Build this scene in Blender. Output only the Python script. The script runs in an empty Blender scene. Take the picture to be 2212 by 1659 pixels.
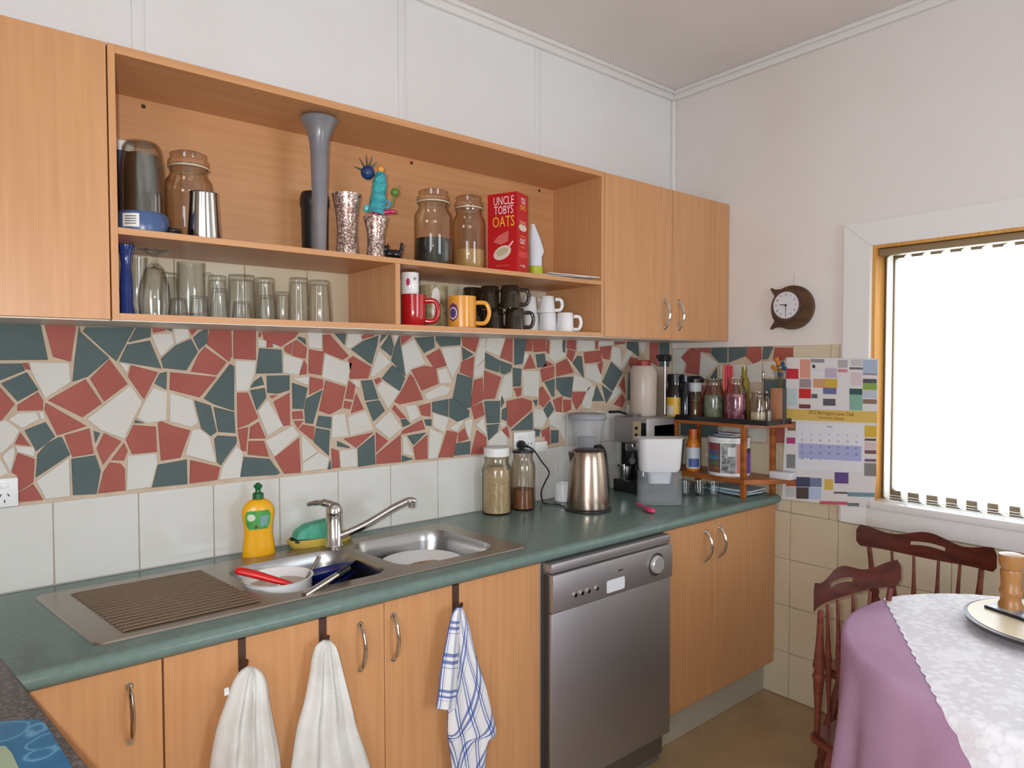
import bpy, bmesh, math, random
from math import sin, cos, pi, radians, sqrt, atan2
from mathutils import Vector, Matrix

# ---------------------------------------------------------------- camera
SC = bpy.context.scene
COL = SC.collection
RW, RH, FPX = 2212.0, 1659.0, 1470.13
CAM = Vector((0.2488, -2.1491, 1.4831))
_a, _b, _c = radians(50.3627), radians(-1.7219), radians(-0.0806)
FWD = Vector((cos(_a)*cos(_b), sin(_a)*cos(_b), sin(_b)))
_rt = Vector((sin(_a), -cos(_a), 0.0)); _up = _rt.cross(FWD)
RGT = _rt*cos(_c) + _up*sin(_c)
UPV = -_rt*sin(_c) + _up*cos(_c)
cam = bpy.data.cameras.new('camera'); cam.sensor_width = 36.0; cam.lens = 36.0*FPX/RW
cam.clip_start = 0.02; cam.clip_end = 60
camo = bpy.data.objects.new('camera', cam); COL.objects.link(camo)
_m = Matrix((RGT, UPV, -FWD)).transposed().to_4x4(); _m.translation = CAM
camo.matrix_world = _m
SC.camera = camo

# ---------------------------------------------------------------- world, lights, exposure
W_STR, FLASH, EXPO = 7.8, 21.0, 0.0
wd = bpy.data.worlds.new('sky'); SC.world = wd; wd.use_nodes = True
_bg = wd.node_tree.nodes['Background']
_bg.inputs[0].default_value = (0.86, 0.95, 1.06, 1); _bg.inputs[1].default_value = W_STR
def area(name, loc, direction, sx, sy, power, color=(1, 1, 1), portal=False):
    l = bpy.data.lights.new(name, 'AREA'); l.shape = 'RECTANGLE'; l.size = sx; l.size_y = sy
    l.energy = power; l.color = color
    if portal: l.cycles.is_portal = True
    o = bpy.data.objects.new(name, l); COL.objects.link(o); o.location = loc
    o.rotation_euler = Vector(direction).to_track_quat('-Z', 'Y').to_euler()
    return o
area('window_portal', (3.20, -1.60, 1.44), (-1, 0, 0), 1.26, 1.02, 1, portal=True)
area('rear_portal', (1.9, -4.06, 1.45), (0, 1, 0), 1.0, 1.3, 1, portal=True)  # portal in the unseen rear opening, added as a daylight source
area('side_portal', (-1.56, -3.1, 1.45), (1, 0, 0), 1.4, 1.3, 1, portal=True)  # portal in the unseen left opening, added to light the window wall
fl = bpy.data.lights.new('camera_flash', 'AREA'); fl.shape = 'RECTANGLE'; fl.size = 0.035; fl.size_y = 0.02
fl.energy = FLASH; fl.color = (1.0, 0.99, 0.98)
flo = bpy.data.objects.new('camera_flash', fl); COL.objects.link(flo)
flo.location = CAM - RGT*0.045 + UPV*0.03 - FWD*0.02
flo.rotation_euler = _m.to_euler()
vs = SC.view_settings
vs.view_transform = 'Standard'; vs.look = 'None'; vs.exposure = EXPO; vs.gamma = 1.0; vs.use_curve_mapping = False
SC.cycles.use_denoising = True
SC.cycles.max_bounces = 10; SC.cycles.diffuse_bounces = 5; SC.cycles.transparent_max_bounces = 24
SC.cycles.sample_clamp_indirect = 6.0; SC.cycles.caustics_reflective = False; SC.cycles.caustics_refractive = False

# ---------------------------------------------------------------- pixel -> place
def ray(px, py): return FWD + RGT*((px-RW/2)/FPX) - UPV*((py-RH/2)/FPX)
def on(px, py, ax, v):
    d = ray(px, py); return CAM + d*((v-CAM[ax])/d[ax])
def pr(P):
    d = Vector(P)-CAM; z = d.dot(FWD)
    return RW/2+FPX*d.dot(RGT)/z, RH/2-FPX*d.dot(UPV)/z, z
def K(P): return pr(P)[2]/FPX                       # metres per pixel at P
def base(px, y, z):                                  # point on the shelf (y, z) seen in pixel column px
    py = 600.0
    for _ in range(6):
        P = on(px, py, 1, y); P.z = z; py = pr(P)[1]
        P2 = on(px, py, 1, y)
        P = Vector((P2.x, y, z))
    return P

# ---------------------------------------------------------------- materials
def lin(c):
    f = lambda v: v/12.92 if v <= 0.04045 else ((v+0.055)/1.055)**2.4
    return tuple(f(x/255.0) for x in c)+(1,)
MATS = {}
def mat(name, c, rough=.5, metal=0.0, c2=None, nscale=8.0, stretch=(1, 1, 1), contrast=(.35, .65), bump=0.0, bscale=None,
        coat=0.0, spec=.5, trans=0.0, detail=4.0, sss=0.0):
    if name in MATS: return MATS[name]
    m = bpy.data.materials.new(name); m.use_nodes = True; nt = m.node_tree; N = nt.nodes; L = nt.links
    b = N['Principled BSDF']
    b.inputs['Base Color'].default_value = lin(c); b.inputs['Roughness'].default_value = rough
    b.inputs['Metallic'].default_value = metal; b.inputs['Specular IOR Level'].default_value = spec
    b.inputs['Coat Weight'].default_value = coat; b.inputs['Coat Roughness'].default_value = .08
    b.inputs['Transmission Weight'].default_value = trans
    if c2 is not None or bump:
        tc = N.new('ShaderNodeTexCoord'); mp = N.new('ShaderNodeMapping'); mp.inputs['Scale'].default_value = stretch
        L.new(tc.outputs['Object'], mp.inputs['Vector'])
        nz = N.new('ShaderNodeTexNoise'); nz.inputs['Scale'].default_value = nscale; nz.inputs['Detail'].default_value = detail
        L.new(mp.outputs['Vector'], nz.inputs['Vector'])
        if c2 is not None:
            rp = N.new('ShaderNodeValToRGB'); rp.color_ramp.elements[0].position = contrast[0]; rp.color_ramp.elements[1].position = contrast[1]
            rp.color_ramp.elements[0].color = lin(c); rp.color_ramp.elements[1].color = lin(c2)
            L.new(nz.outputs['Fac'], rp.inputs['Fac']); L.new(rp.outputs['Color'], b.inputs['Base Color'])
        if bump:
            n2 = nz
            if bscale:
                n2 = N.new('ShaderNodeTexNoise'); n2.inputs['Scale'].default_value = bscale; n2.inputs['Detail'].default_value = 3
                L.new(mp.outputs['Vector'], n2.inputs['Vector'])
            bp = N.new('ShaderNodeBump'); bp.inputs['Strength'].default_value = bump; bp.inputs['Distance'].default_value = .002
            L.new(n2.outputs['Fac'], bp.inputs['Height']); L.new(bp.outputs['Normal'], b.inputs['Normal'])
    MATS[name] = m; return m
def glassmat(name, tint=(235, 240, 238), edge=(120, 125, 120), refl=1.0, rough=.02):
    if name in MATS: return MATS[name]
    m = bpy.data.materials.new(name); m.use_nodes = True; nt = m.node_tree; N = nt.nodes; L = nt.links
    N.remove(N['Principled BSDF']); out = N['Material Output']
    tr = N.new('ShaderNodeBsdfTransparent'); gl = N.new('ShaderNodeBsdfGlossy'); gl.inputs['Roughness'].default_value = rough
    lw = N.new('ShaderNodeLayerWeight'); lw.inputs['Blend'].default_value = .25
    lw2 = N.new('ShaderNodeLayerWeight'); lw2.inputs['Blend'].default_value = .5
    rp = N.new('ShaderNodeValToRGB'); rp.color_ramp.elements[0].color = lin(tint); rp.color_ramp.elements[1].color = lin(edge)
    rp.color_ramp.elements[0].position = .25; rp.color_ramp.elements[1].position = .95
    L.new(lw.outputs['Facing'], rp.inputs['Fac']); L.new(rp.outputs['Color'], tr.inputs['Color'])
    pw = N.new('ShaderNodeMath'); pw.operation = 'POWER'; pw.inputs[1].default_value = 4.0; L.new(lw2.outputs['Facing'], pw.inputs[0])
    mu = N.new('ShaderNodeMath'); mu.operation = 'MULTIPLY_ADD'; mu.inputs[1].default_value = .6*refl; mu.inputs[2].default_value = .07*refl
    L.new(pw.outputs[0], mu.inputs[0])
    mx = N.new('ShaderNodeMixShader'); L.new(mu.outputs[0], mx.inputs['Fac']); L.new(tr.outputs[0], mx.inputs[1]); L.new(gl.outputs[0], mx.inputs[2])
    L.new(mx.outputs[0], out.inputs['Surface'])
    MATS[name] = m; return m
WOOD_V = mat('beech_laminate_vertical', (200, 148, 102), .4, c2=(188, 134, 88), nscale=3.0, stretch=(22, 22, .9), contrast=(.3, .75), detail=6)
WOOD_H = mat('beech_laminate_lengthwise', (200, 148, 102), .4, c2=(188, 134, 88), nscale=3.0, stretch=(.9, 22, 22), contrast=(.3, .75), detail=6)
MELA = mat('white_melamine', (222, 216, 204), .35)
WALLP = mat('painted_wall', (225, 225, 224), .6, c2=(220, 217, 214), nscale=1.6, contrast=(.4, .7), bump=.06, bscale=40)
WALLR = mat('painted_wall_warm', (224, 218, 213), .6, c2=(217, 207, 201), nscale=1.3, contrast=(.42, .72), bump=.06, bscale=40)
CEIL = mat('painted_ceiling', (225, 218, 215), .7, c2=(217, 209, 205), nscale=1.2, bump=.08, bscale=30)
TRIMM = mat('gloss_trim_white', (226, 224, 221), .3)
GROUT = mat('grout_beige', (196, 176, 154), .8, c2=(184, 162, 140), nscale=20)
GROUTC = mat('grout_cream', (168, 156, 138), .8)
TILE_W = mat('tile_white', (210, 209, 204), .13, coat=.2, c2=(206, 204, 197), nscale=6)
TILE_C = mat('tile_cream', (206, 194, 168), .16, coat=.3, c2=(199, 186, 158), nscale=5)
MOS_W = mat('mosaic_cream', (205, 202, 195), .55, c2=(199, 195, 186), nscale=4, spec=.2)
MOS_R = mat('mosaic_brick_red', (163, 92, 82), .6, c2=(154, 84, 74), nscale=7, spec=.15)
MOS_G = mat('mosaic_slate', (88, 101, 100), .6, c2=(80, 94, 93), nscale=6, spec=.15)
BENCH = mat('green_laminate', (102, 121, 114), .2, c2=(109, 128, 121), nscale=50, contrast=(.4, .66), spec=.22)
NOSE = BENCH
STEEL = mat('brushed_steel', (176, 174, 172), .3, 1.0, bump=.05, nscale=4, stretch=(1, 60, 60))
STEELD = mat('dull_steel', (168, 160, 148), .36, 1.0, bump=.08, nscale=20)
STEELF = mat('appliance_steel', (178, 174, 174), .46, .88, bump=.04, nscale=3, stretch=(40, 40, 1))
CHROME = mat('chrome', (215, 213, 210), .1, 1.0)
BLACKP = mat('black_plastic', (26, 26, 28), .35)
BLACKG = mat('black_gloss', (18, 18, 20), .12)
WHITEP = mat('white_plastic', (226, 226, 224), .35)
WHITEC = mat('white_ceramic', (232, 232, 232), .15, coat=.3)
GLASS = glassmat('clear_glass', (252, 253, 252), (196, 198, 194))
GLASSD = glassmat('clear_glass_dense', (249, 249, 247), (138, 136, 128))
JARG = glassmat('jar_glass', (249, 246, 240), (188, 172, 150))
def frosted(name, c, alpha=.5, rough=.25):
    m = mat(name, c, rough); m.node_tree.nodes['Principled BSDF'].inputs['Alpha'].default_value = alpha; return m
PAPER = mat('paper_white', (228, 226, 224), .7)

# ---------------------------------------------------------------- objects
def link(o, parent=None):
    COL.objects.link(o)
    if parent is not None: o.parent = parent
    return o
def part(name, bm, m, parent=None, smooth=0, label=None, recalc=True):
    if recalc: bmesh.ops.recalc_face_normals(bm, faces=bm.faces[:])
    me = bpy.data.meshes.new(name); bm.to_mesh(me); bm.free()
    for mm in (m if isinstance(m, (list, tuple)) else [m]): me.materials.append(mm)
    if smooth:
        me.polygons.foreach_set('use_smooth', [True]*len(me.polygons))
        me.set_sharp_from_angle(angle=radians(smooth))
    o = bpy.data.objects.new(name, me); link(o, parent)
    if label: o['label'] = label
    return o
def tag(o, label, cat, group=None):
    o['label'] = label; o['category'] = cat
    if group: o['group'] = group
    return o
def thing(name, label, cat, loc=(0, 0, 0), rz=0.0, group=None):
    o = bpy.data.objects.new(name, None); o.empty_display_size = .03; link(o)
    o.location = loc; o.rotation_euler = (0, 0, rz)
    return tag(o, label, cat, group)
def struct(name, bm, m, smooth=0, label=None):
    o = part(name, bm, m, None, smooth); o['kind'] = 'structure'
    if label: o['label'] = label
    return o
def children(o): return [c for c in bpy.data.objects if c.parent == o]
def copy_tree(o, parent=None, kids=None):
    c = o.copy(); COL.objects.link(c); c.parent = parent
    for ch in list(o.children): copy_tree(ch, c)
    return c

# ---------------------------------------------------------------- shapes
def B(): return bmesh.new()
def box(bm, x0, x1, y0, y1, z0, z1, bev=0.0, seg=2, mi=0, M=None):
    vs_ = [bm.verts.new((x, y, z)) for z in (z0, z1) for y in (y0, y1) for x in (x0, x1)]
    q = [(0, 2, 3, 1), (4, 5, 7, 6), (0, 1, 5, 4), (2, 6, 7, 3), (0, 4, 6, 2), (1, 3, 7, 5)]
    fs = [bm.faces.new([vs_[i] for i in f]) for f in q]
    for f in fs: f.material_index = mi
    if bev > 0:
        es = list({e for f in fs for e in f.edges})
        r = bmesh.ops.bevel(bm, geom=es, offset=bev, segments=seg, affect='EDGES', profile=.5, material=mi)
        vv = list({v for f in r['faces'] for v in f.verts} | {v for v in vs_ if v.is_valid})
    else: vv = vs_
    if M is not None:
        for v in vv: v.co = M @ v.co
    return bm
def boxo(name, dims, m, parent=None, bev=0.0, smooth=0, label=None):
    return part(name, box(B(), *dims, bev=bev), m, parent, smooth or (40 if bev else 0), label)
def lathe(bm, prof, n=28, c=(0, 0, 0), sx=1.0, sy=1.0, mi=0, M=None, wav=None):
    rings = []
    for r, z in prof:
        if r < 1e-5: rings.append([bm.verts.new((c[0], c[1], c[2]+z))])
        else:
            ring = []
            for i in range(n):
                a = 2*pi*i/n; rr = r*(wav(a, z) if wav else 1.0)
                ring.append(bm.verts.new((c[0]+rr*cos(a)*sx, c[1]+rr*sin(a)*sy, c[2]+z)))
            rings.append(ring)
    for A, C in zip(rings, rings[1:]):
        if len(A) == 1 and len(C) == 1: continue
        for i in range(n):
            j = (i+1) % n
            if len(A) == 1: f = bm.faces.new((A[0], C[j], C[i]))
            elif len(C) == 1: f = bm.faces.new((A[i], A[j], C[0]))
            else: f = bm.faces.new((A[i], A[j], C[j], C[i]))
            f.material_index = mi
    if M is not None:
        for rg in rings:
            for v in rg: v.co = M @ v.co
    return bm
def tube(bm, pts, r, n=10, mi=0, cap=True, flat=1.0):
    pts = [Vector(p) for p in pts]; rs = r if isinstance(r, (list, tuple)) else [r]*len(pts)
    t0 = (pts[1]-pts[0]).normalized(); ref = Vector((0, 0, 1)) if abs(t0.z) < .9 else Vector((1, 0, 0))
    nrm = t0.cross(ref).normalized(); rings = []
    for i, p in enumerate(pts):
        t = ((pts[min(i+1, len(pts)-1)]-pts[max(i-1, 0)])).normalized()
        nrm = (nrm-t*nrm.dot(t)).normalized(); bn = t.cross(nrm)
        rings.append([bm.verts.new(p+nrm*(rs[i]*cos(2*pi*k/n))+bn*(rs[i]*flat*sin(2*pi*k/n))) for k in range(n)])
    for A, C in zip(rings, rings[1:]):
        for k in range(n):
            f = bm.faces.new((A[k], A[(k+1) % n], C[(k+1) % n], C[k])); f.material_index = mi
    if cap:
        for rg in (rings[0], rings[-1]):
            f = bm.faces.new(rg); f.material_index = mi
    return bm
def prism(bm, pts, h0, h1, f3, mi=0):
    """extrude a 2D polygon; f3(u,v,h) -> 3D"""
    a = [bm.verts.new(f3(u, v, h0)) for u, v in pts]; b = [bm.verts.new(f3(u, v, h1)) for u, v in pts]
    n = len(pts); fs = [bm.faces.new(a), bm.faces.new(b[::-1])]
    for i in range(n): fs.append(bm.faces.new((a[i], b[i], b[(i+1) % n], a[(i+1) % n])))
    for f in fs: f.material_index = mi
    return bm
def arc(cx, cy, r, a0, a1, n=8, ry=None):
    return [(cx+r*cos(radians(a0+(a1-a0)*i/n)), cy+(ry or r)*sin(radians(a0+(a1-a0)*i/n))) for i in range(n+1)]
def rrect(x0, x1, y0, y1, r, n=5):
    return arc(x1-r, y1-r, r, 0, 90, n)+arc(x0+r, y1-r, r, 90, 180, n)+arc(x0+r, y0+r, r, 180, 270, n)+arc(x1-r, y0+r, r, 270, 360, n)
def spline(P, n=6):
    P = [Vector(p) for p in P]; out = []
    for i in range(len(P)-1):
        p0, p1, p2, p3 = P[max(i-1, 0)], P[i], P[i+1], P[min(i+2, len(P)-1)]
        for k in range(n):
            t = k/n
            out.append(.5*((2*p1)+(p2-p0)*t+(2*p0-5*p1+4*p2-p3)*t*t+(3*p1-p0-3*p2+p3)*t**3))
    out.append(P[-1]); return out
def ball(bm, c, r, n=14, s=(1, 1, 1), mi=0):
    k = 8; return lathe(bm, [(r*sin(pi*i/k)*1.0, -r*cos(pi*i/k)*s[2]) for i in range(k+1)], n, c, s[0], s[1], mi)
def text(s, size, m, parent, M, ext=.0004, align='CENTER', name='lettering', sx=1.0):
    cu = bpy.data.curves.new('t', 'FONT'); cu.body = s; cu.size = size; cu.align_x = align; cu.align_y = 'CENTER'; cu.extrude = ext
    cu.resolution_u = 2
    o = bpy.data.objects.new('t', cu); COL.objects.link(o)
    me = bpy.data.meshes.new_from_object(o.evaluated_get(bpy.context.evaluated_depsgraph_get()))
    bpy.data.objects.remove(o); bpy.data.curves.remove(cu)
    me.name = name; me.materials.clear(); me.materials.append(m)
    me.transform(Matrix.Scale(sx, 4, (1, 0, 0))); me.transform(M)
    o = bpy.data.objects.new(name, me); link(o, parent); return o
def frame3(o, u, v):
    """matrix mapping text x->u, y->v, normal u x v, origin o"""
    u = Vector(u).normalized(); v = Vector(v).normalized(); w = u.cross(v)
    m = Matrix((u, v, w)).transposed().to_4x4(); m.translation = Vector(o); return m
random.seed(7)
XE = 3.0862; ZC = 2.8412
# ================================================================ the room
FLOORM = mat('tan_vinyl', (166, 140, 104), .32, c2=(150, 124, 90), nscale=5, contrast=(.35, .7), detail=6)
struct('floor', box(B(), -1.6, XE+.14, -4.1, .1, -.05, 0), FLOORM)
struct('ceiling', box(B(), -1.6, XE+.14, -4.1, .1, ZC, ZC+.05), CEIL)
wall_back = struct('wall_back', box(B(), -1.6, XE+.14, 0, .1, 0, ZC), WALLP)
WY0, WY1, WZ0, WZ1 = -.97, -2.23, .93, 1.95
bm = B()
box(bm, XE, XE+.14, WY0, 0, 0, ZC); box(bm, XE, XE+.14, -4.1, WY1, 0, ZC)
box(bm, XE, XE+.14, WY1, WY0, 0, WZ0); box(bm, XE, XE+.14, WY1, WY0, WZ1, ZC)
wall_right = struct('wall_right', bm, WALLR)
bm = B()
box(bm, -1.6, -1.5, -2.4, 0, 0, ZC); box(bm, -1.6, -1.5, -4.0, -3.8, 0, ZC); box(bm, -1.6, -1.5, -3.8, -2.4, 0, .8); box(bm, -1.6, -1.5, -3.8, -2.4, 2.1, ZC)  # unseen opening added here, placed to throw light on the window wall
struct('wall_left', bm, mat('painted_wall_left', (216, 212, 206), .6))
bm = B()
box(bm, -1.6, 1.4, -4.1, -4.0, 0, ZC); box(bm, 2.4, XE, -4.1, -4.0, 0, ZC)
box(bm, 1.4, 2.4, -4.1, -4.0, 0, .8); box(bm, 1.4, 2.4, -4.1, -4.0, 2.1, ZC)  # opening out of view, added and positioned to let fill light in
struct('wall_front', bm, mat('painted_wall_front', (206, 200, 192), .6))

# ---- trims: cornices, corner bead, sheet joint battens
bm = B(); box(bm, -1.5, XE, -.018, 0, ZC-.045, ZC, .004); box(bm, -1.5, XE, -.032, -.018, ZC-.018, ZC, .004)
struct('trim_1', bm, TRIMM, 40)
bm = B(); box(bm, XE-.018, XE, -4.0, -.018, ZC-.045, ZC, .004); box(bm, XE-.032, XE-.018, -4.0, -.032, ZC-.018, ZC, .004)
struct('trim_2', bm, TRIMM, 40)
struct('trim_3', box(B(), XE-.022, XE, -.022, 0, 1.6, ZC-.045, .006), TRIMM, 40)
for i, x in enumerate((.676, 1.52, 2.168)):
    struct('trim_%d' % (4+i), box(B(), x-.016, x+.016, -.005, 0, 2.0, ZC-.045, .0015), WALLP, 40)

# ---- tiled splashback on the sink wall
def child_tile(name, bm, m, parent): return part(name, bm, m, parent, 40)
part('grout_bed', box(B(), -1.5, XE, -.003, 0, .9, 1.79), GROUT, wall_back)
proto = None
def tile_row(seams, z0, z1, m, bmw):
    global proto
    for a, b in zip(seams, seams[1:]):
        part('tile', box(B(), a+.0012, b-.0012, -.0075, -.001, z0, z1, .0012, 1), m, wall_back, 40)
tile_row([.4538+.2012*i for i in range(-9, 14)]+[XE-.008], .902, 1.1195, TILE_W, 0)
tile_row([.562]+[.757+.2*i for i in range(0, 8)]+[2.22], 1.604, 1.787, TILE_C, 0)
MOSAIC = []
def mos(scale, ox, oy, data):
    for ln in data.strip().split('\n'):
        for piece in ln.split(';'):
            t = piece.split()
            if not t: continue
            MOSAIC.append((t[0], [(float(a.split(',')[0])/scale+ox, float(a.split(',')[1])/scale+oy) for a in t[1:]]))
mos(3.95, 0, 680, '''
G -500,40 345,75 410,385 -500,390;R 380,85 650,80 605,400 455,360;W 250,405 590,410 605,575 385,715 265,480
G 675,95 690,150 935,370 745,530 620,570 640,370;G 730,105 1150,110 1080,235 995,395 940,350 710,140
G 1165,110 1290,105 1285,190 1095,235;G 1085,255 1280,220 1380,460 1020,400;R 1300,105 1400,105 1420,135 1310,155
G 1410,100 1470,100 1470,145 1425,125;W 1290,170 1465,155 1490,240 1385,350 1365,345;W 1480,105 1600,105 1620,190 1500,245
R 1610,110 1700,110 1640,175;G 1700,150 1780,110 1770,240 1700,300 1650,195;G 1630,205 1690,315 1590,475 1395,455 1375,375 1500,260
R 1795,110 1975,125 1980,350 1955,400 1770,255;R 1995,125 2185,140 2185,385 1995,375;R 1750,275 1935,405 1850,515 1630,485 1695,340
R 1455,490 1850,530 1705,705 1450,640;G 1425,485 1420,640 1320,585 1365,500;R 1120,430 1350,490 1300,580 1230,720 1095,530
W 1015,405 1105,425 1085,500;R 935,380 1090,590 890,740 770,545;R 730,550 870,755 705,875 410,730
W 1115,600 1215,745 1140,890 1060,1060 860,985 740,890;R 390,750 740,950 490,1030 380,810
W 1310,620 1430,660 1420,900 1250,925 1170,880 1240,730;W 1450,665 1645,725 1690,920 1640,960 1450,910
G 1155,895 1235,925 1150,925;R 1140,940 1330,955 1340,1170 1130,1190 1075,1070;R 1350,920 1380,910 1480,950 1625,985 1540,1220 1375,1245
W 1640,985 1700,970 1790,1040 1845,1265 1580,1195;G 1660,730 1800,775 1850,1000 1800,1035 1720,970;G 1825,785 2000,830 2010,1010 1865,1000
G 1965,420 2000,440 2000,820 1830,765 1740,715;G 1860,1030 2020,1040 2020,1095 1885,1285 1855,1260 1830,1060
W 2010,390 2185,395 2175,500 2120,650 2015,650;R 2025,665 2115,665 2205,880 2120,935 2030,970
W 2020,1120 2065,1160 2075,1190 2050,1390 1870,1410 1900,1290;R 1625,1240 1880,1300 1855,1410 1620,1440
G 1350,1280 1595,1235 1600,1445 1300,1475;W 1090,1205 1335,1185 1345,1260 1290,1470 1080,1500
R 940,1260 1030,1270 1065,1310 1070,1500 840,1525 885,1340;R 1060,1095 1090,1160 1060,1245 950,1240
R 890,1010 1035,1080 880,1280 825,1140;G 800,990 855,1010 815,1095;R 550,1030 765,970 800,1185 620,1215
G 500,1045 530,1045 600,1195 305,1390 320,1190 400,1100;G 210,985 390,915 470,1040 310,1165
W 70,895 150,840 310,830 340,890 190,970;W 330,825 375,830 385,890 350,895;R 150,770 325,660 370,735 365,815 150,820
G 10,585 230,490 330,640 150,740;G -500,420 190,415 215,475 0,560 -500,560;R 195,410 240,410 260,470 220,465
R -500,600 0,620 125,760 0,920 -500,920;W -500,930 55,900 170,985 115,1090 20,1180 -500,1180;R 175,1005 260,1120 125,1105
W 130,1120 290,1130 300,1210 150,1170;W 30,1190 120,1120 130,1180 90,1340 20,1220;W -500,1220 0,1220 75,1350 -500,1600
R 150,1180 295,1230 285,1430 160,1510 145,1370 100,1345;R 285,1445 370,1580 160,1600 160,1520;W 590,1220 600,1550 390,1575 310,1420
G 610,1230 815,1200 860,1330 825,1530 625,1540
''')
mos(4.366, 500, 680, '''
R 260,165 285,165 280,205 260,210;R 290,160 640,165 600,215 470,300 310,235;W 250,220 330,245 330,305 255,300
R 340,250 385,260 390,305 335,310;W 395,275 465,305 400,315;G 265,315 475,330 480,550 235,555;G 640,205 700,225 705,285 625,220
R 595,245 620,240 715,310 700,415 575,385;R 500,305 585,255 565,375 505,345;W 490,365 675,425 640,570 490,545
R 690,430 715,480 710,560 640,570;W 715,165 855,165 850,320 735,310;R 865,190 930,185 1110,390 1050,425 870,350
G 965,165 1085,170 1070,285;W 1100,170 1220,170 1230,240 1120,315 1080,310;R 1230,200 1340,160 1350,200 1240,230
G 1390,195 1375,290 1325,470 1130,325 1250,245;G 1420,190 1470,190 1400,260;G 1490,190 1510,200 1535,300 1510,390 1410,310
W 1525,195 1580,190 1545,260;W 1390,335 1505,445 1330,590 1310,570;G 1590,195 1600,300 1640,580 1510,430 1545,300
R 1600,200 1710,195 1610,285;W 1720,225 1830,460 1700,510 1645,570 1605,300;G 1730,215 1910,205 1920,310 1820,360
G 1930,205 2165,210 2160,285 1975,300 1930,240;R 1965,320 2035,480 1920,510 1840,390;W 1985,315 2165,300 2160,450 2085,590 2030,480
R 1830,480 1930,500 1955,650 1800,715 1725,570 1700,520;W 1945,525 2030,500 2080,640 1970,650;R 735,325 875,350 850,570 730,550
W 885,370 1040,435 1140,455 1085,665 855,590;R 1105,420 1150,390 1320,490 1290,600 1120,605;G 1520,475 1580,510 1640,600 1590,720 1420,600
R 1350,610 1400,590 1420,620 1370,660;W 1420,630 1590,720 1480,890 1370,700;R 1690,560 1720,590 1810,800 1590,845 1540,820 1600,730
W 1820,750 1990,660 2070,690 2040,750 1850,805;G 285,580 310,660 180,690 215,630;G 335,575 550,570 550,710 440,745 340,735
G 180,710 315,690 330,780 240,900;W 340,800 490,1045 345,1145 250,910;R 365,765 440,755 385,790;R 550,735 555,1040 490,1050 400,820
W 580,600 730,580 730,665 650,640;G 575,640 720,690 680,890 580,885;R 745,585 865,610 865,690 735,755
G 860,710 815,870 770,1030 700,1020 690,880 710,790;R 890,620 1080,680 1040,880 930,940 830,905;R 1110,620 1170,670 1150,800 1075,790
W 1130,620 1215,620 1210,690 1180,680;R 1180,740 1250,890 1130,930 1150,850;R 1070,810 1140,825 1120,890 1060,880
G 1225,620 1330,615 1390,795 1265,810;G 1270,825 1395,805 1450,905 1340,1005;W 955,945 1070,930 1110,1145 945,1165
W 1095,965 1270,900 1340,1085 1120,1145;G 825,950 945,965 940,1075 800,1050;G 800,1065 930,1090 920,1330 780,1200
R 680,1035 785,1055 775,1190 640,1080;R 575,915 670,905 680,980 580,985;R 590,1000 680,1000 630,1070;W 580,1045 640,1130 400,1335 320,1190
R 640,1160 655,1490 500,1500 410,1345;W 660,1130 815,1290 670,1390;W 820,1300 920,1350 905,1450 670,1480 675,1400
G 120,1340 360,1360 460,1490 430,1510 85,1530;R 165,1190 310,1190 355,1340 155,1320;R 180,1060 260,1010 325,1165 170,1170
R 60,1080 160,1060 140,1290 95,1280;G 935,1370 945,1455 910,1460;R 945,1260 1010,1280 1025,1440 955,1450;G 1000,1190 1110,1240 1120,1260 1000,1240
R 1060,1170 1340,1110 1180,1255;W 1020,1280 1180,1260 1190,1430 1030,1445;G 1350,1130 1360,1410 1200,1435 1195,1260;R 1365,1105 1480,1190 1370,1300
R 1600,1130 1600,1390 1370,1410 1370,1320;W 1500,905 1610,1070 1490,1170 1350,1050;R 1540,850 1650,970 1600,980 1520,890
G 1650,980 1690,1030 1620,1060 1600,990;W 1640,860 1740,850 1780,960 1690,1010;R 1770,860 1880,830 1880,960 1800,950
G 1820,990 1890,985 1890,1050 1840,1045;R 1800,990 1830,1080 1600,1130 1620,1090;G 1660,1140 1840,1110 1720,1230
W 1620,1145 1650,1160 1720,1340 1620,1310;G 1610,1325 1720,1360 1610,1390;R 1850,1130 1850,1360 1740,1370 1720,1250
W 1900,930 2050,970 2010,1110 1910,1060;W 1870,1070 2000,1130 1940,1350 1860,1360
''')
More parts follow.
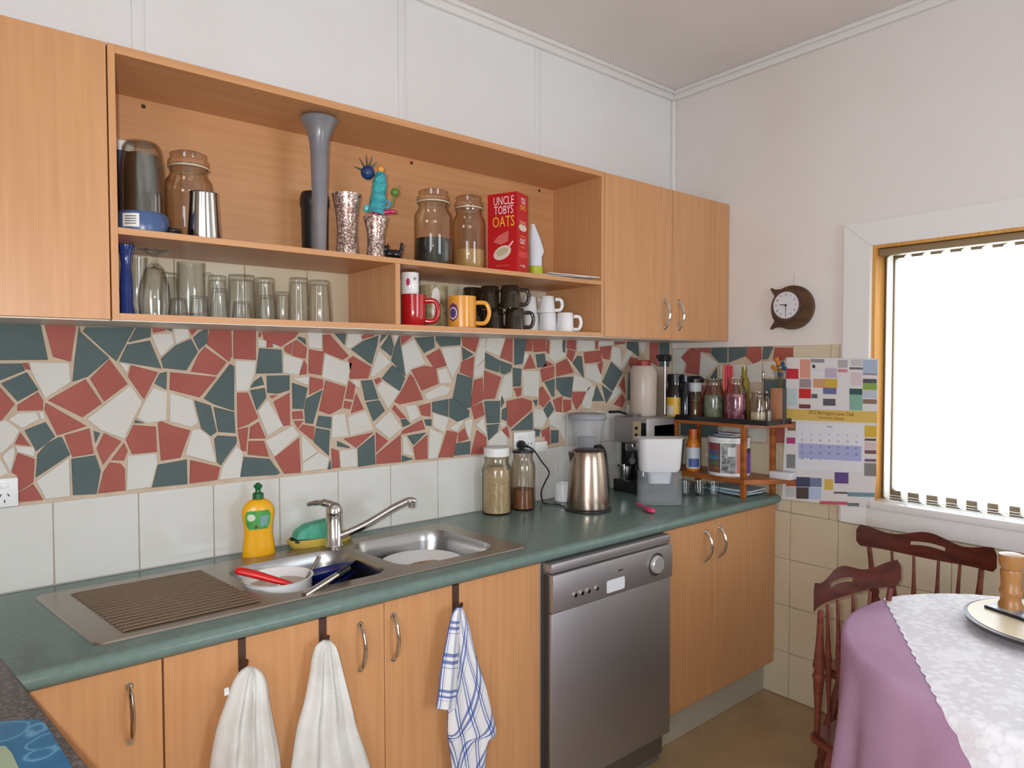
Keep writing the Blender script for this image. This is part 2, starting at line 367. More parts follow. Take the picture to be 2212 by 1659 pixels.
mos(4.366, 900, 690, '''
R 430,165 595,170 555,310 440,250;G 430,260 540,330 440,390;R 430,400 545,350 530,550 410,500;G 390,510 530,555 510,830 470,840 345,740
G 150,780 305,750 300,920 150,870;G 315,750 345,745 500,860 495,920 390,965 310,920;W 610,180 650,180 650,290 640,370 545,480 560,330
W 665,180 840,170 780,350 650,290;R 850,170 910,180 905,405 790,360;G 925,170 1040,175 1000,420 925,430;R 1045,180 1095,170 1090,300 1025,300
R 1100,170 1220,165 1225,300 1105,310;R 1235,190 1255,200 1250,320 1230,310;W 1270,180 1370,180 1380,300 1410,340 1310,410 1230,340 1260,330
G 1385,190 1410,190 1400,310 1375,310;R 1425,180 1505,180 1505,290 1420,270;W 1525,180 1680,180 1680,290 1520,300;R 1690,190 1715,190 1710,280 1690,280
W 1730,190 1860,190 1860,240 1720,250;R 1860,180 1970,180 1965,230 1870,240;G 1990,185 2090,190 2100,350 1985,270;W 2100,190 2180,190 2130,330
W 1020,310 1060,330 1005,440;R 1075,330 1125,460 1010,470;G 1125,330 1210,320 1225,440 1145,455;W 640,385 635,520 550,555 540,480
G 650,310 790,390 780,500 650,460;G 795,390 905,430 890,490 830,520 790,500;G 910,455 990,465 985,630 915,635;W 1000,485 1160,485 1150,735 1010,720
W 830,530 900,510 900,740 760,760 790,660;R 640,480 800,545 740,745 640,755;R 545,575 625,550 635,755 510,830;R 920,650 995,640 985,720 950,730
R 1170,470 1300,440 1300,545 1190,590;R 1230,390 1300,430 1180,460;R 1320,420 1420,370 1485,500 1320,540;R 1430,280 1500,300 1470,400 1420,350
G 1520,340 1560,350 1580,550 1475,410;R 1580,310 1740,290 1750,400 1590,415;R 1730,260 1840,250 1820,380 1765,370;G 1210,590 1305,560 1300,730 1280,725
G 1320,550 1480,540 1460,740 1380,720 1320,650;W 1490,520 1580,555 1660,610 1610,680 1470,670;W 1600,430 1690,425 1745,530 1740,610 1590,550
W 1850,250 1920,280 1940,470 1840,390;W 1990,290 2040,300 1950,480 1930,470;G 1840,400 1945,500 1850,680 1755,590;R 1710,420 1760,400 1740,520
R 1470,685 1600,680 1560,790 1510,850 1470,760;R 1160,650 1190,630 1265,745 1200,830 1160,800;R 1290,760 1375,725 1370,880 1320,870
R 1385,755 1460,760 1460,850 1390,880;G 1260,770 1300,850 1240,930 1200,850;W 1620,640 1690,620 1640,850 1570,830 1560,790
G 1700,620 1770,770 1650,770;G 1750,620 1850,690 1790,790;W 1870,620 1930,680 1820,780;R 1960,540 1970,700 1910,620;R 1940,700 1970,760 1940,830 1860,800
G 640,770 790,770 785,975 665,980;G 800,710 830,780 800,830;R 520,830 620,780 645,900 550,945;W 630,920 660,1090 560,1000
W 400,960 450,950 380,1060 310,1030;W 450,960 530,935 500,1140 470,1060;R 290,1045 390,1070 350,1300 210,1300;R 400,1070 455,1025 490,1130 395,1160
G 365,1170 510,1150 505,1270 360,1285;R 570,1040 660,1110 660,1265 515,1275;G 665,995 780,985 765,1060 680,1140;W 790,960 850,990 800,1020
W 800,1040 850,1100 860,1190 670,1190 690,1140;R 860,1010 880,1120 800,1050;R 850,770 1000,740 1090,770 1090,850 890,1020 860,990
G 810,850 850,830 850,960 805,940;G 1095,870 1100,1040 890,1050 1000,950;G 1100,760 1145,760 1130,820;W 1110,840 1190,850 1230,930 1190,1020 1110,1020
G 1110,1030 1170,1040 1160,1100 1110,1110;R 1180,1050 1255,1010 1260,1100 1190,1110;W 1250,920 1310,870 1410,880 1400,1160 1350,1050 1260,990
G 1270,1045 1340,1045 1340,1160 1270,1170;R 1215,1110 1260,1100 1260,1180 1215,1190;R 2010,350 2090,370 2060,480 2000,430
W 1660,1250 1415,1200 1420,900 1640,860;G 2000,500 2180,480 2180,800 1990,760;W 1990,800 2180,830 2180,1100 1980,1100;W 1700,860 1960,860 1960,1150 1700,1150
''')
MOSAIC.append(('G', [(1425, 738), (1446, 738), (1446, 792), (1425, 792)]))
MOSAIC.append(('R', [(1404, 738), (1423, 738), (1423, 792), (1404, 780)]))
def clean(pts):
    # make counter-clockwise, drop near duplicates
    out = []
    for p in pts:
        if not out or (abs(p[0]-out[-1][0])+abs(p[1]-out[-1][1])) > .002: out.append(p)
    A = sum(out[i][0]*out[(i+1) % len(out)][1]-out[(i+1) % len(out)][0]*out[i][1] for i in range(len(out)))
    return out if A > 0 else out[::-1]
def clip(pts, k, v, sgn):
    out = []
    for i in range(len(pts)):
        a, b = pts[i], pts[(i+1) % len(pts)]
        ia, ib = (a[k]-v)*sgn >= 0, (b[k]-v)*sgn >= 0
        if ia: out.append(a)
        if ia != ib:
            t = (v-a[k])/(b[k]-a[k]); out.append((a[0]+(b[0]-a[0])*t, a[1]+(b[1]-a[1])*t))
    return out
CM = {'R': MOS_R, 'G': MOS_G, 'W': MOS_W}
def piece(bm, pts, f3):
    n = len(pts); cx = sum(p[0] for p in pts)/n; cy = sum(p[1] for p in pts)/n
    ins = []
    for p in pts:
        d = sqrt((p[0]-cx)**2+(p[1]-cy)**2) or 1; k = max(.5, 1-.0014/d); ins.append((cx+(p[0]-cx)*k, cy+(p[1]-cy)*k))
    a = [bm.verts.new(f3(u, v, .001)) for u, v in pts]; b = [bm.verts.new(f3(u, v, .0055)) for u, v in pts]; c = [bm.verts.new(f3(u, v, .0068)) for u, v in ins]
    for i in range(n):
        j = (i+1) % n
        bm.faces.new((a[i], a[j], b[j], b[i])); bm.faces.new((b[i], b[j], c[j], c[i]))
    bm.faces.new(c)
    return bm
for c, pts in MOSAIC:
    w = [on(x, y, 1, -.0065) for x, y in pts]
    q = [(p.x, p.z) for p in w]
    for (k, v, s) in ((1, 1.1225, 1), (1, 1.5855, -1), (0, .222, 1), (0, XE-.004, -1)): q = clip(q, k, v, s)
    if len(q) < 3: continue
    q = clean(q)
    if len(q) < 3: continue
    part('mosaic_tile', piece(B(), q, lambda u, v, h: (u, -h, v)), CM[c], wall_back)

# pieces continuing past the picture's left edge
random.seed(11)
gx = [-.6+.118*i for i in range(8)]; gz = [1.124, 1.238, 1.354, 1.47, 1.584]
jt = {(i, j): (x+(random.uniform(-.03, .03) if 0 < i < 7 else (-.012 if i else 0)), z+(random.uniform(-.03, .03) if 0 < j < 4 else 0)) for i, x in enumerate(gx) for j, z in enumerate(gz)}
for i in range(7):
    for j in range(4):
        q = [jt[i, j], jt[i+1, j], jt[i+1, j+1], jt[i, j+1]]; cx = sum(p[0] for p in q)/4; cz = sum(p[1] for p in q)/4
        q = clean([(cx+(p[0]-cx)*.93, cz+(p[1]-cz)*.93) for p in q])
        part('mosaic_tile', piece(B(), q, lambda u, v, h: (u, -h, v)), CM[random.choice('RGWRGW')], wall_back)

# ---- tiles on the window wall
part('grout_bed', box(B(), XE-.003, XE, -.85, 0, .83, 1.56), GROUT, wall_right)
part('grout_bed', box(B(), XE-.003, XE, -3.2, -.5, 0, .83), GROUTC, wall_right)
WMOS = []
def wm(data):
    for ln in data.strip().split('\n'):
        for piece_ in ln.split(';'):
            t = piece_.split()
            WMOS.append((t[0], [(float(a.split(',')[0])/5.53+1440, float(a.split(',')[1])/5.53+700) for a in t[1:]]))
wm('''W 70,200 255,210 285,240 165,400 215,460 185,600 70,600;R 260,205 530,215 525,350 400,330 320,260;R 300,270 400,330 385,610 220,580 240,480 170,400
G 545,205 725,215 720,460 620,460 530,360;G 735,215 960,235 945,380 740,460;R 970,240 1130,255 1130,420 1040,480 945,390;W 415,345 610,470 400,720 390,600
G 1150,265 1270,270 1210,420 1140,420;R 1290,280 1510,285 1510,390 1270,420;G 600,510 480,700 600,690;W 640,490 930,480 930,700 640,700;R 80,620 300,620 300,800 80,800
G 310,640 380,620 380,900 310,900;W 950,500 1130,440 1130,700 950,700;W 1150,450 1500,430 1500,640 1150,640;G 1150,660 1500,660 1500,900 1150,900;R 400,740 900,720 900,940 400,940''')
WMOS.append(('R', [(1662, 915), (1703, 918), (1703, 958), (1662, 955)]))
WMOS.append(('W', [(1560, 915), (1655, 915), (1655, 955), (1560, 950)]))
WMOS.append(('G', [(1470, 905), (1550, 908), (1550, 950), (1470, 945)]))
for c, pts in WMOS:
    w = [on(x, y, 0, XE-.0065) for x, y in pts]
    q = [(p.y, p.z) for p in w]
    for (k, v, s) in ((1, 1.122, 1), (1, 1.558, -1), (0, -.646, 1), (0, -.01, -1)): q = clip(q, k, v, s)
    if len(q) < 3: continue
    q = clean(q)
    part('mosaic_tile', piece(B(), q, lambda u, v, h: (XE-h, u, v)), CM[c], wall_right)
def wtile(y0, y1, z0, z1, m):
    part('tile', box(B(), XE-.0075, XE-.001, min(y0, y1)+.0014, max(y0, y1)-.0014, z0+.0014, z1-.0014, .0012, 1), m, wall_right, 40)
ys = [-.5, -.6438]+[-.6438-.2078*i for i in range(1, 12)]
zs = [.002, .204, .411, .6195, .8273]
for i in range(len(ys)-1):
    for k in range(4): wtile(ys[i], ys[i+1], zs[k], zs[k+1], TILE_C)
zu = [.8273, 1.035, 1.243, 1.45, 1.56]
for k in range(4): wtile(-.648, -.812, zu[k], zu[k+1], TILE_C); wtile(-.812, -.848, zu[k], zu[k+1], TILE_C)
wtile(-.585, -.646, .83, 1.12, TILE_C)
for i in range(3): wtile(-.008-.21*i, min(-.008-.21*(i+1), -.01) if i < 2 else -.583, .903, 1.12, TILE_C)

# ================================================================ window, reveal, architrave
TIMB = mat('varnished_reveal', (214, 158, 84), .35, c2=(196, 138, 66), nscale=4, stretch=(20, 20, 1))
BRONZE = mat('bronze_aluminium', (112, 96, 76), .4, .4)
bm = B(); box(bm, XE+.001, XE+.135, WY0-.012, WY0-.0005, WZ0, WZ1, 0); box(bm, XE+.001, XE+.135, WY1+.0005, WY1+.012, WZ0, WZ1)
box(bm, XE+.001, XE+.135, WY1+.012, WY0-.012, WZ1-.012, WZ1-.0005)
window_1 = struct('window_1', bm, TIMB, label='wide kitchen window with varnished reveal')
bm = B(); X0, X1 = XE+.085, XE+.118
box(bm, X0, X1, WY0-.052, WY0-.0125, WZ0+.001, WZ1-.013, .002); box(bm, X0, X1, WY1+.0125, WY1+.05, WZ0+.001, WZ1-.013, .002)
box(bm, X0, X1, WY1+.05, WY0-.052, WZ0+.001, WZ0+.04, .002); box(bm, X0, X1, WY1+.05, WY0-.052, WZ1-.05, WZ1-.013, .002)
box(bm, X0, X1, -1.62, -1.58, WZ0+.04, WZ1-.05, .002)
part('window_frame', bm, BRONZE, window_1, 40)
for y0, y1 in ((WY1+.05, -1.62), (-1.58, WY0-.052)):
    part('pane', box(B(), XE+.098, XE+.102, y0, y1, WZ0+.04, WZ1-.05), glassmat('window_glass', (250, 252, 252), (220, 226, 224), .6), window_1)
AO, AZ = -.866, 2.043
part('architrave', prism(B(), [(AO, .832), (WY0+.002, .832), (WY0+.002, WZ1-.002), (AO, AZ)], 0, .018, lambda u, v, h: (XE-h, u, v)), TRIMM, window_1)
part('architrave', prism(B(), [(AO-.001, AZ), (WY0+.001, WZ1-.002), (WY1-.001, WZ1-.002), (WY1-.104, AZ)], 0, .018, lambda u, v, h: (XE-h, u, v)), TRIMM, window_1)
part('architrave', prism(B(), [(WY1-.002, .832), (WY1-.104, .832), (WY1-.104, AZ), (WY1-.002, WZ1-.002)], 0, .018, lambda u, v, h: (XE-h, u, v)), TRIMM, window_1)
part('window_sill', box(B(), XE-.026, XE+.085, WY1+.0125, WY0-.0125, .905, WZ0+.004, .003), TRIMM, window_1, 40)
part('apron', box(B(), XE-.018, XE, WY1, WY0+.002, .832, .905, .002), TRIMM, window_1, 40)

# ---- vertical blind
def slatmat():
    m = bpy.data.materials.new('blind_fabric'); m.use_nodes = True; N = m.node_tree.nodes; L = m.node_tree.links
    N.remove(N['Principled BSDF']); d = N.new('ShaderNodeBsdfDiffuse'); t = N.new('ShaderNodeBsdfTranslucent'); x = N.new('ShaderNodeMixShader')
    d.inputs[0].default_value = lin((236, 232, 226)); t.inputs[0].default_value = lin((240, 236, 226)); x.inputs[0].default_value = .55
    L.new(d.outputs[0], x.inputs[1]); L.new(t.outputs[0], x.inputs[2]); L.new(x.outputs[0], N['Material Output'].inputs['Surface']); return m
SLAT = slatmat()
bl = thing('vertical_blind', 'white vertical blind with open fabric slats hanging in the kitchen window', 'blind', (XE+.045, 0, WZ0))
part('headrail', box(B(), -.022, .022, WY1+.014, WY0-.014, WZ1-.042-WZ0, WZ1-.014-WZ0, .004), mat('headrail_bronze', (150, 132, 104), .4, .3), bl, 40)
sm = None; ang = radians(36)
for i in range(19):
    y = -1.018-.0655*i
    bm = B(); n = 6; w = .0445
    pr_ = [(-w+2*w*k/n, .003*cos(pi*(k/n-.5))) for k in range(n+1)]
    rows = []
    for z in (.012, WZ1-.045-WZ0):
        rows.append([bm.verts.new((u*cos(ang)*1.0-v*sin(ang), u*sin(ang)+v*cos(ang), z)) for u, v in pr_])
    for k in range(n): bm.faces.new((rows[0][k], rows[0][k+1], rows[1][k+1], rows[1][k]))
    if sm is None:
        o = part('slat', bm, SLAT, bl, 60, recalc=False); sm = o.data
    else:
        bm.free(); o = bpy.data.objects.new('slat', sm); link(o, bl)
    o.location = (0, y, 0)
bm = B()
tube(bm, [(-.027, -1.02, .022), (-.027, -2.19, .022)], .0012, 5); tube(bm, [(.027, -1.02, .022), (.027, -2.19, .022)], .0012, 5)
part('bottom_chain', bm, WHITEP, bl, 60)
# ================================================================ wall cupboards and open shelf unit
ZT, ZB, CF = 2.2264, 1.5866, -.326
def bow_handle(parent, x, z0, z1, y, out=.026, name='handle'):
    pts = [(x, y, z1), (x, y-out*.55, z1-.006)]
    pts = spline([(x, y+.001, z1), (x, y-out*.62, z1-.018), (x, y-out, (z0+z1)/2), (x, y-out*.62, z0+.018), (x, y+.001, z0)], 5)
    bm = B(); tube(bm, pts, .0052, 8, flat=1.25)
    lathe(bm, [(0, 0), (.008, 0), (.008, .004), (0, .004)], 10, M=Matrix.Translation((x, y, z1)) @ Matrix.Rotation(pi/2, 4, 'X'))
    lathe(bm, [(0, 0), (.008, 0), (.008, .004), (0, .004)], 10, M=Matrix.Translation((x, y, z0)) @ Matrix.Rotation(pi/2, 4, 'X'))
    return part(name, bm, CHROME, parent, 50)
def carcass(bm, x0, x1, y0, y1, z0, z1, t=.016, top=True):
    box(bm, x0, x0+t, y0, y1, z0, z1); box(bm, x1-t, x1, y0, y1, z0, z1)
    box(bm, x0+t, x1-t, y0, y1, z0, z0+t); box(bm, x0+t, x1-t, y1-.006, y1, z0+t, z1-(t if top else 0))
    if top: box(bm, x0+t, x1-t, y0, y1, z1-t, z1)
    return bm
t = thing('wall_cupboard', 'closed beech wall cupboard left of the open shelves, single plain door', 'cupboard', (0, 0, ZB))
part('body', carcass(B(), -.40, .5445, CF+.017, -.0085, 0, ZT-ZB), WOOD_V, t)
part('underside', box(B(), -.40, .5445, CF+.017, -.0085, -.002, 0), MELA, t)
part('door', box(B(), -.398, .5435, CF, CF+.016, .001, ZT-ZB-.001, .0008, 1), WOOD_V, t, 40)
t = thing('wall_cupboard', 'closed beech wall cupboard with two doors and paired bow handles beside the window wall', 'cupboard', (0, 0, ZB))
part('body', carcass(B(), 2.2285, XE-.003, CF+.017, -.0085, 0, ZT-ZB), WOOD_V, t)
part('underside', box(B(), 2.2285, XE-.003, CF+.017, -.0085, -.002, 0), MELA, t)
for x0, x1, hx in ((2.2295, 2.6535, 2.604), (2.6555, XE-.004, 2.702)):
    d = part('door', box(B(), x0, x1, CF, CF+.016, .001, ZT-ZB-.001, .0008, 1), WOOD_V, t, 40)
    bow_handle(d, hx, 1.632-ZB, 1.752-ZB, CF)
t = thing('open_shelf_unit', 'long open beech shelf unit holding jars, glasses and mugs above the splashback', 'shelf', (0, 0, ZB))
SX0, SX1 = .5465, 2.2265
Hh = ZT-ZB
part('side_panel', box(B(), SX0, SX0+.0155, CF, -.0085, 0, Hh, .0006, 1), WOOD_V, t, 40)
part('side_panel', box(B(), SX1-.0155, SX1, CF, -.0085, 0, Hh, .0006, 1), WOOD_V, t, 40)
part('top_panel', box(B(), SX0+.0155, SX1-.0155, CF, -.0085, Hh-.0205, Hh, .0006, 1), WOOD_H, t, 40)
part('bottom_panel', box(B(), SX0+.0155, SX1-.0155, CF, -.0085, 0, .0165, .0006, 1), WOOD_H, t, 40)
part('underside', box(B(), SX0, SX1, CF+.003, -.0085, -.002, 0), MELA, t)
part('shelf', box(B(), SX0+.0155, SX1-.0155, CF, -.0085, 1.788-ZB, 1.804-ZB, .0006, 1), WOOD_H, t, 40)
part('divider', box(B(), 1.3005, 1.3175, CF+.001, -.0085, .0165, 1.788-ZB, .0006, 1), WOOD_V, t, 40)
bp = part('back_panel', box(B(), SX0+.0155, SX1-.0155, -.055, -.050, 1.804-ZB, Hh-.0205), WOOD_H, t)
for px, py in ((310, 230), (889, 352), (1165, 412)):
    p = on(px, py, 1, -.055)
    part('screw_cap', lathe(B(), [(0, .0012), (.0052, .001), (.0062, 0), (0, 0)], 12, M=Matrix.Translation((p.x, -.055, p.z-ZB)) @ Matrix.Rotation(pi/2, 4, 'X')), mat('screw_brown', (62, 36, 22), .6), bp, 40)

# ================================================================ base cupboards
DF = -.575; DT = .857
def base_unit(label, x0, x1, doors, hs, kick=True):
    t = thing('base_cupboard', label, 'cupboard', (0, 0, 0))
    part('carcass', carcass(B(), x0, x1, DF+.018, -.0085, .146, .8605, top=False), WOOD_V, t)
    if kick: part('kickboard', box(B(), x0, x1, -.525, -.51, .001, .145), mat('kick_grey', (176, 168, 150), .5), t)
    for (a, b), hx in zip(doors, hs):
        d = part('door', box(B(), a, b, DF, DF+.016, .148, DT, .0012, 1), WOOD_V, t, 40)
        if hx: bow_handle(d, hx, .702, .818, DF, .03)
    return t
base_unit('beech base cupboard door with one bow handle beside the speckled grey benchtop', -.55, .5865, [(.04, .5855)], [.524])
base_unit('wide beech cupboard under the sink with two doors and facing bow handles', .5885, 1.6655, [(.5895, 1.116), (1.118, 1.6645)], [1.046, 1.142])
base_unit('beech base cupboard between the dishwasher and the tiled window wall', 2.283, XE-.01, [(2.284, 2.607), (2.609, XE-.011)], [2.548, 2.644])
tag(boxo('filler_panel', (1.667, 1.6725, -.572, -.0085, .001, .8605), mat('edge_grey', (150, 140, 128), .4, .2), None, .001), 'narrow grey end panel between sink cupboard and dishwasher', 'panel')

# ---- over-door towel hooks
BRN = mat('dark_brown_strap', (72, 46, 34), .5)
def strap(px0, px1, low_py, label):
    a = on(px0, 1400, 1, DF-.0025); b = on(px1, 1400, 1, DF-.0025); xc = (a.x+b.x)/2; w = (b.x-a.x)/2
    zl = on((px0+px1)/2, low_py, 1, DF-.003).z
    bm = B()
    box(bm, -w, w, DF-.0026, DF-.0004, zl, DT+.0026); box(bm, -w, w, DF-.0026, DF+.0185, DT+.0003, DT+.0026); box(bm, -w, w, DF+.0166, DF+.0185, DT-.03, DT+.0026)
    o = part('towel_hook', bm, BRN); o.location = (xc, 0, 0)
    # hook peg
    bm = B(); tube(bm, spline([(0, DF-.002, zl+.03), (0, DF-.022, zl+.022), (0, DF-.03, zl+.036)], 4), .005, 8)
    part('peg', bm, BRN, o, 50)
    return tag(o, label, 'hook', 'over-door towel hooks'), xc, zl
strap(515, 531, 1452, 'dark brown over-door strap hook holding the white towel nearest the drainer end')
strap(690, 706, 1398, 'dark brown over-door strap hook holding the white towel beside a bow handle')
strap(978, 992, 1325, 'dark brown over-door strap hook holding the blue checked tea towel')

# ================================================================ worktop
HX0, HX1, HY0, HY1 = .795, 1.612, -.505, -.13
def nose_prof():
    zt, zb, yf = .9, .862, -.6; r = .019
    return [(yf+.03, zb)]+[(yf+r+r*cos(radians(a)), zb+r+r*sin(radians(a))) for a in range(270, 89, -20)]
pf = nose_prof()
bm = B()
XW1 = XE-.0085
def ext(bm, poly, x0, x1): prism(bm, poly, x0, x1, lambda u, v, h: (h, u, v))
ext(bm, pf+[(-.0085, .9), (-.0085, .868), (-.57, .868)], -.6, HX0)
ext(bm, pf+[(-.0085, .9), (-.0085, .868), (-.57, .868)], HX1, XW1)
ext(bm, pf+[(HY0, .9), (HY0, .868), (-.57, .868)], HX0, HX1)
ext(bm, [(HY1, .868), (HY1, .9), (-.0085, .9), (-.0085, .868)], HX0, HX1)
bmesh.ops.remove_doubles(bm, verts=bm.verts[:], dist=1e-5)
tag(part('worktop', bm, BENCH, None, 45), 'long green laminate worktop with rolled front edge along the sink wall', 'worktop')

# ---- dark speckled benchtop at the left end
SPECK = mat('speckled_grey', (70, 68, 68), .42, c2=(108, 98, 94), nscale=140, contrast=(.45, .6))
t = thing('side_bench', 'dark grey speckled benchtop butting over the green worktop at its end', 'worktop', (0, 0, 0))
a, b = Vector((.302, -.49)), Vector((.405, -1.22))
part('top', prism(B(), [(-.6, -.49), (a.x, a.y), (b.x, b.y), (-.6, -1.22)], .901, .931, lambda u, v, h: (u, v, h)), SPECK, t)
part('edge_strip', prism(B(), [(a.x, a.y), (a.x+.0015, a.y), (b.x+.0015, b.y), (b.x, b.y)], .901, .930, lambda u, v, h: (u, v, h)), mat('edge_brown', (84, 62, 56), .5), t)
part('base_panel', box(B(), -.58, .26, -1.2, -.63, .001, .9, .002), WOOD_V, t, 40)
# placemat with pale outline drawings
def placemat_mat():
    m = bpy.data.materials.new('placemat_print'); m.use_nodes = True; N = m.node_tree.nodes; L = m.node_tree.links; b = N['Principled BSDF']
    tc = N.new('ShaderNodeTexCoord'); n1 = N.new('ShaderNodeTexNoise'); n1.inputs['Scale'].default_value = 9; n1.inputs['Detail'].default_value = 3
    v = N.new('ShaderNodeTexVoronoi'); v.inputs['Scale'].default_value = 16; v.feature = 'F1'
    mp = N.new('ShaderNodeMapping'); L.new(tc.outputs['Object'], mp.inputs['Vector'])
    L.new(mp.outputs[0], n1.inputs['Vector'])
    ad = N.new('ShaderNodeVectorMath'); ad.operation = 'ADD'; sc = N.new('ShaderNodeVectorMath'); sc.operation = 'SCALE'; sc.inputs['Scale'].default_value = .06
    L.new(n1.outputs['Color'], sc.inputs[0]); L.new(mp.outputs[0], ad.inputs[0]); L.new(sc.outputs[0], ad.inputs[1]); L.new(ad.outputs[0], v.inputs['Vector'])
    r = N.new('ShaderNodeValToRGB'); e = r.color_ramp.elements
    e[0].position = 0; e[0].color = lin((34, 98, 138)); e[1].position = 1; e[1].color = lin((30, 90, 128))
    for p, c in ((.40, (38, 106, 146)), (.45, (92, 150, 178)), (.50, (36, 104, 144))):
        x = e.new(p); x.color = lin(c)
    L.new(v.outputs['Distance'], r.inputs['Fac']); L.new(r.outputs['Color'], b.inputs['Base Color']); b.inputs['Roughness'].default_value = .3
    return m
bm = B(); z = .9318
P = [on(x, y, 2, z) for x, y in ((-60, 1566), (60, 1557), (82, 1556), (98, 1566), (175, 1690), (-60, 1720))]
prism(bm, [(p.x, p.y) for p in P], z, z+.002, lambda u, v, h: (u, v, h))
pm = part('placemat', bm, placemat_mat())
bm = B(); P = [on(x, y, 2, z+.0022) for x, y in ((-60, 1612), (12, 1612), (26, 1628), (50, 1680), (-60, 1690))]
prism(bm, [(p.x, p.y) for p in P], z+.002, z+.0026, lambda u, v, h: (u, v, h))
part('printed_patch', bm, mat('patch_sage', (150, 166, 138), .5), pm)
tag(pm, 'blue printed placemat with pale outline drawings on the speckled bench', 'placemat')

# ================================================================ stainless sink
SB = [(.815, 1.168, -.483, -.165), (1.205, 1.56, -.483, -.145)]
OUT = [on(75, 1288, 2, .9), on(210, 1392, 2, .9), on(1130, 1185, 2, .9), on(950, 1139, 2, .9)]
sk = thing('kitchen_sink', 'stainless steel double bowl sink with ribbed drainer set into the green worktop', 'sink', (0, 0, .9))
bm = B()
outer = [(.405, -.087), (.452, -.53), (1.632, -.53), (1.596, -.105)]
outer = rrect(.405, 1.628, -.53, -.09, .02, 4)
def loop(bm, pts, z): 
    vs_ = [bm.verts.new((x, y, z)) for x, y in pts]
    return vs_, [bm.edges.new((vs_[i], vs_[(i+1) % len(vs_)])) for i in range(len(vs_))]
zt = .0045
o1, e1 = loop(bm, outer, zt)
es = list(e1); bl_loops = []
for x0, x1, y0, y1 in SB:
    v, e = loop(bm, rrect(x0, x1, y0, y1, .075, 7), zt); es += e; bl_loops.append((v, (x0, x1, y0, y1)))
bmesh.ops.triangle_fill(bm, use_beauty=True, use_dissolve=False, edges=es)
o2, e2 = loop(bm, [(x+(.003 if x > 1 else -.003), y+(.003 if y > -.3 else -.003)) for x, y in outer], .0006)
for i in range(len(o1)): bm.faces.new((o1[i], o1[(i+1) % len(o1)], o2[(i+1) % len(o2)], o2[i]))
part('rim_plate', bm, STEELD, sk, 40)
for vv, (x0, x1, y0, y1) in bl_loops:
    bm = B(); prev = None
    for inset, z, r in ((0, zt, .075), (.004, -.004, .075), (.010, -.03, .072), (.016, -.12, .07), (.028, -.142, .06), (.05, -.15, .05)):
        ring = [bm.verts.new((x, y, z)) for x, y in rrect(x0+inset, x1-inset, y0+inset, y1-inset, r, 7)]
        if prev:
            for i in range(len(ring)): bm.faces.new((prev[i], prev[(i+1) % len(ring)], ring[(i+1) % len(ring)], ring[i]))
        prev = ring
    bm.faces.new(prev)
    bo = part('bowl', bm, STEEL, sk, 50)
    part('waste', lathe(B(), [(0, .002), (.03, .002), (.036, .004), (.042, .001), (0, .0008)], 20, ((x0+x1)/2, (y0+y1)/2, -.1495)), CHROME, bo, 40)
bm = B()
for i in range(17):
    y = -.145-.0215*i
    tube(bm, [(.468+.006*i*.0, y, zt+.0005), (.474, y, zt+.0022), (.768, y, zt+.0022), (.776, y, zt+.0005)], .0058, 8, flat=.55)
part('drainer_ribs', bm, mat('drainer_steel', (168, 152, 132), .34, 1.0), sk, 60)
# the sink sits slightly skewed in the cut-out
for o_ in [o_ for o_ in bpy.data.objects if o_.type == 'MESH' and (o_.parent == sk or (o_.parent and o_.parent.parent == sk))]:
    for v in o_.data.vertices:
        t_ = (-.09-v.co.y)/.44; s_ = (v.co.x-.405)/1.2; v.co.x += t_*(.068*(1-s_)+.022*s_)
# mixer tap
tp = thing('mixer_tap', 'chrome lever mixer tap with long angled spout standing behind the sink bowls', 'tap', (1.178, -.163+.02, .905))
k = K((1.178, -.15, .95))
H = 105*k
bm = B(); lathe(bm, [(0, 0), (19*k, 0), (19.5*k, 3*k), (17*k, 6*k), (17*k, 66*k), (16.5*k, 70*k), (17.5*k, 74*k), (0, 74*k)], 24)
part('body', bm, CHROME, tp, 40)
bm = B(); lathe(bm, [(17.5*k, 74*k), (17.2*k, 84*k), (13*k, 93*k), (6*k, 97*k), (0, 98*k)], 24)
lx = -RGT
pts = spline([Vector((0, 0, 88*k)), Vector(RGT)*(-16*k)+Vector((0, 0, 95*k)), Vector(RGT)*(-36*k)+Vector((0, 0, 96*k)), Vector(RGT)*(-58*k)+Vector((0, 0, 92*k))], 5)
tube(bm, pts, [13*k]*4+[12*k]*4+[9*k]*4+[7*k]*3+[4*k], 10, flat=.7)
part('lever', bm, CHROME, tp, 50)
tip = on(888, 1083, 1, -.24)-Vector(tp.location)
s0 = Vector((8*k, -6*k, 22*k))
bm = B(); pts = spline([s0, s0.lerp(tip, .35)+Vector((0, 0, -.004)), s0.lerp(tip, .75)+Vector((0, 0, .006)), tip+Vector((-.012, 0, .002)), tip+Vector((.008, 0, -.001))], 6)
tube(bm, pts, .0125, 12)
lathe(bm, [(0, -.02), (.011, -.02), (.011, .004), (0, .004)], 14, (tip.x+.002, tip.y, tip.z))
part('spout', bm, CHROME, tp, 50)

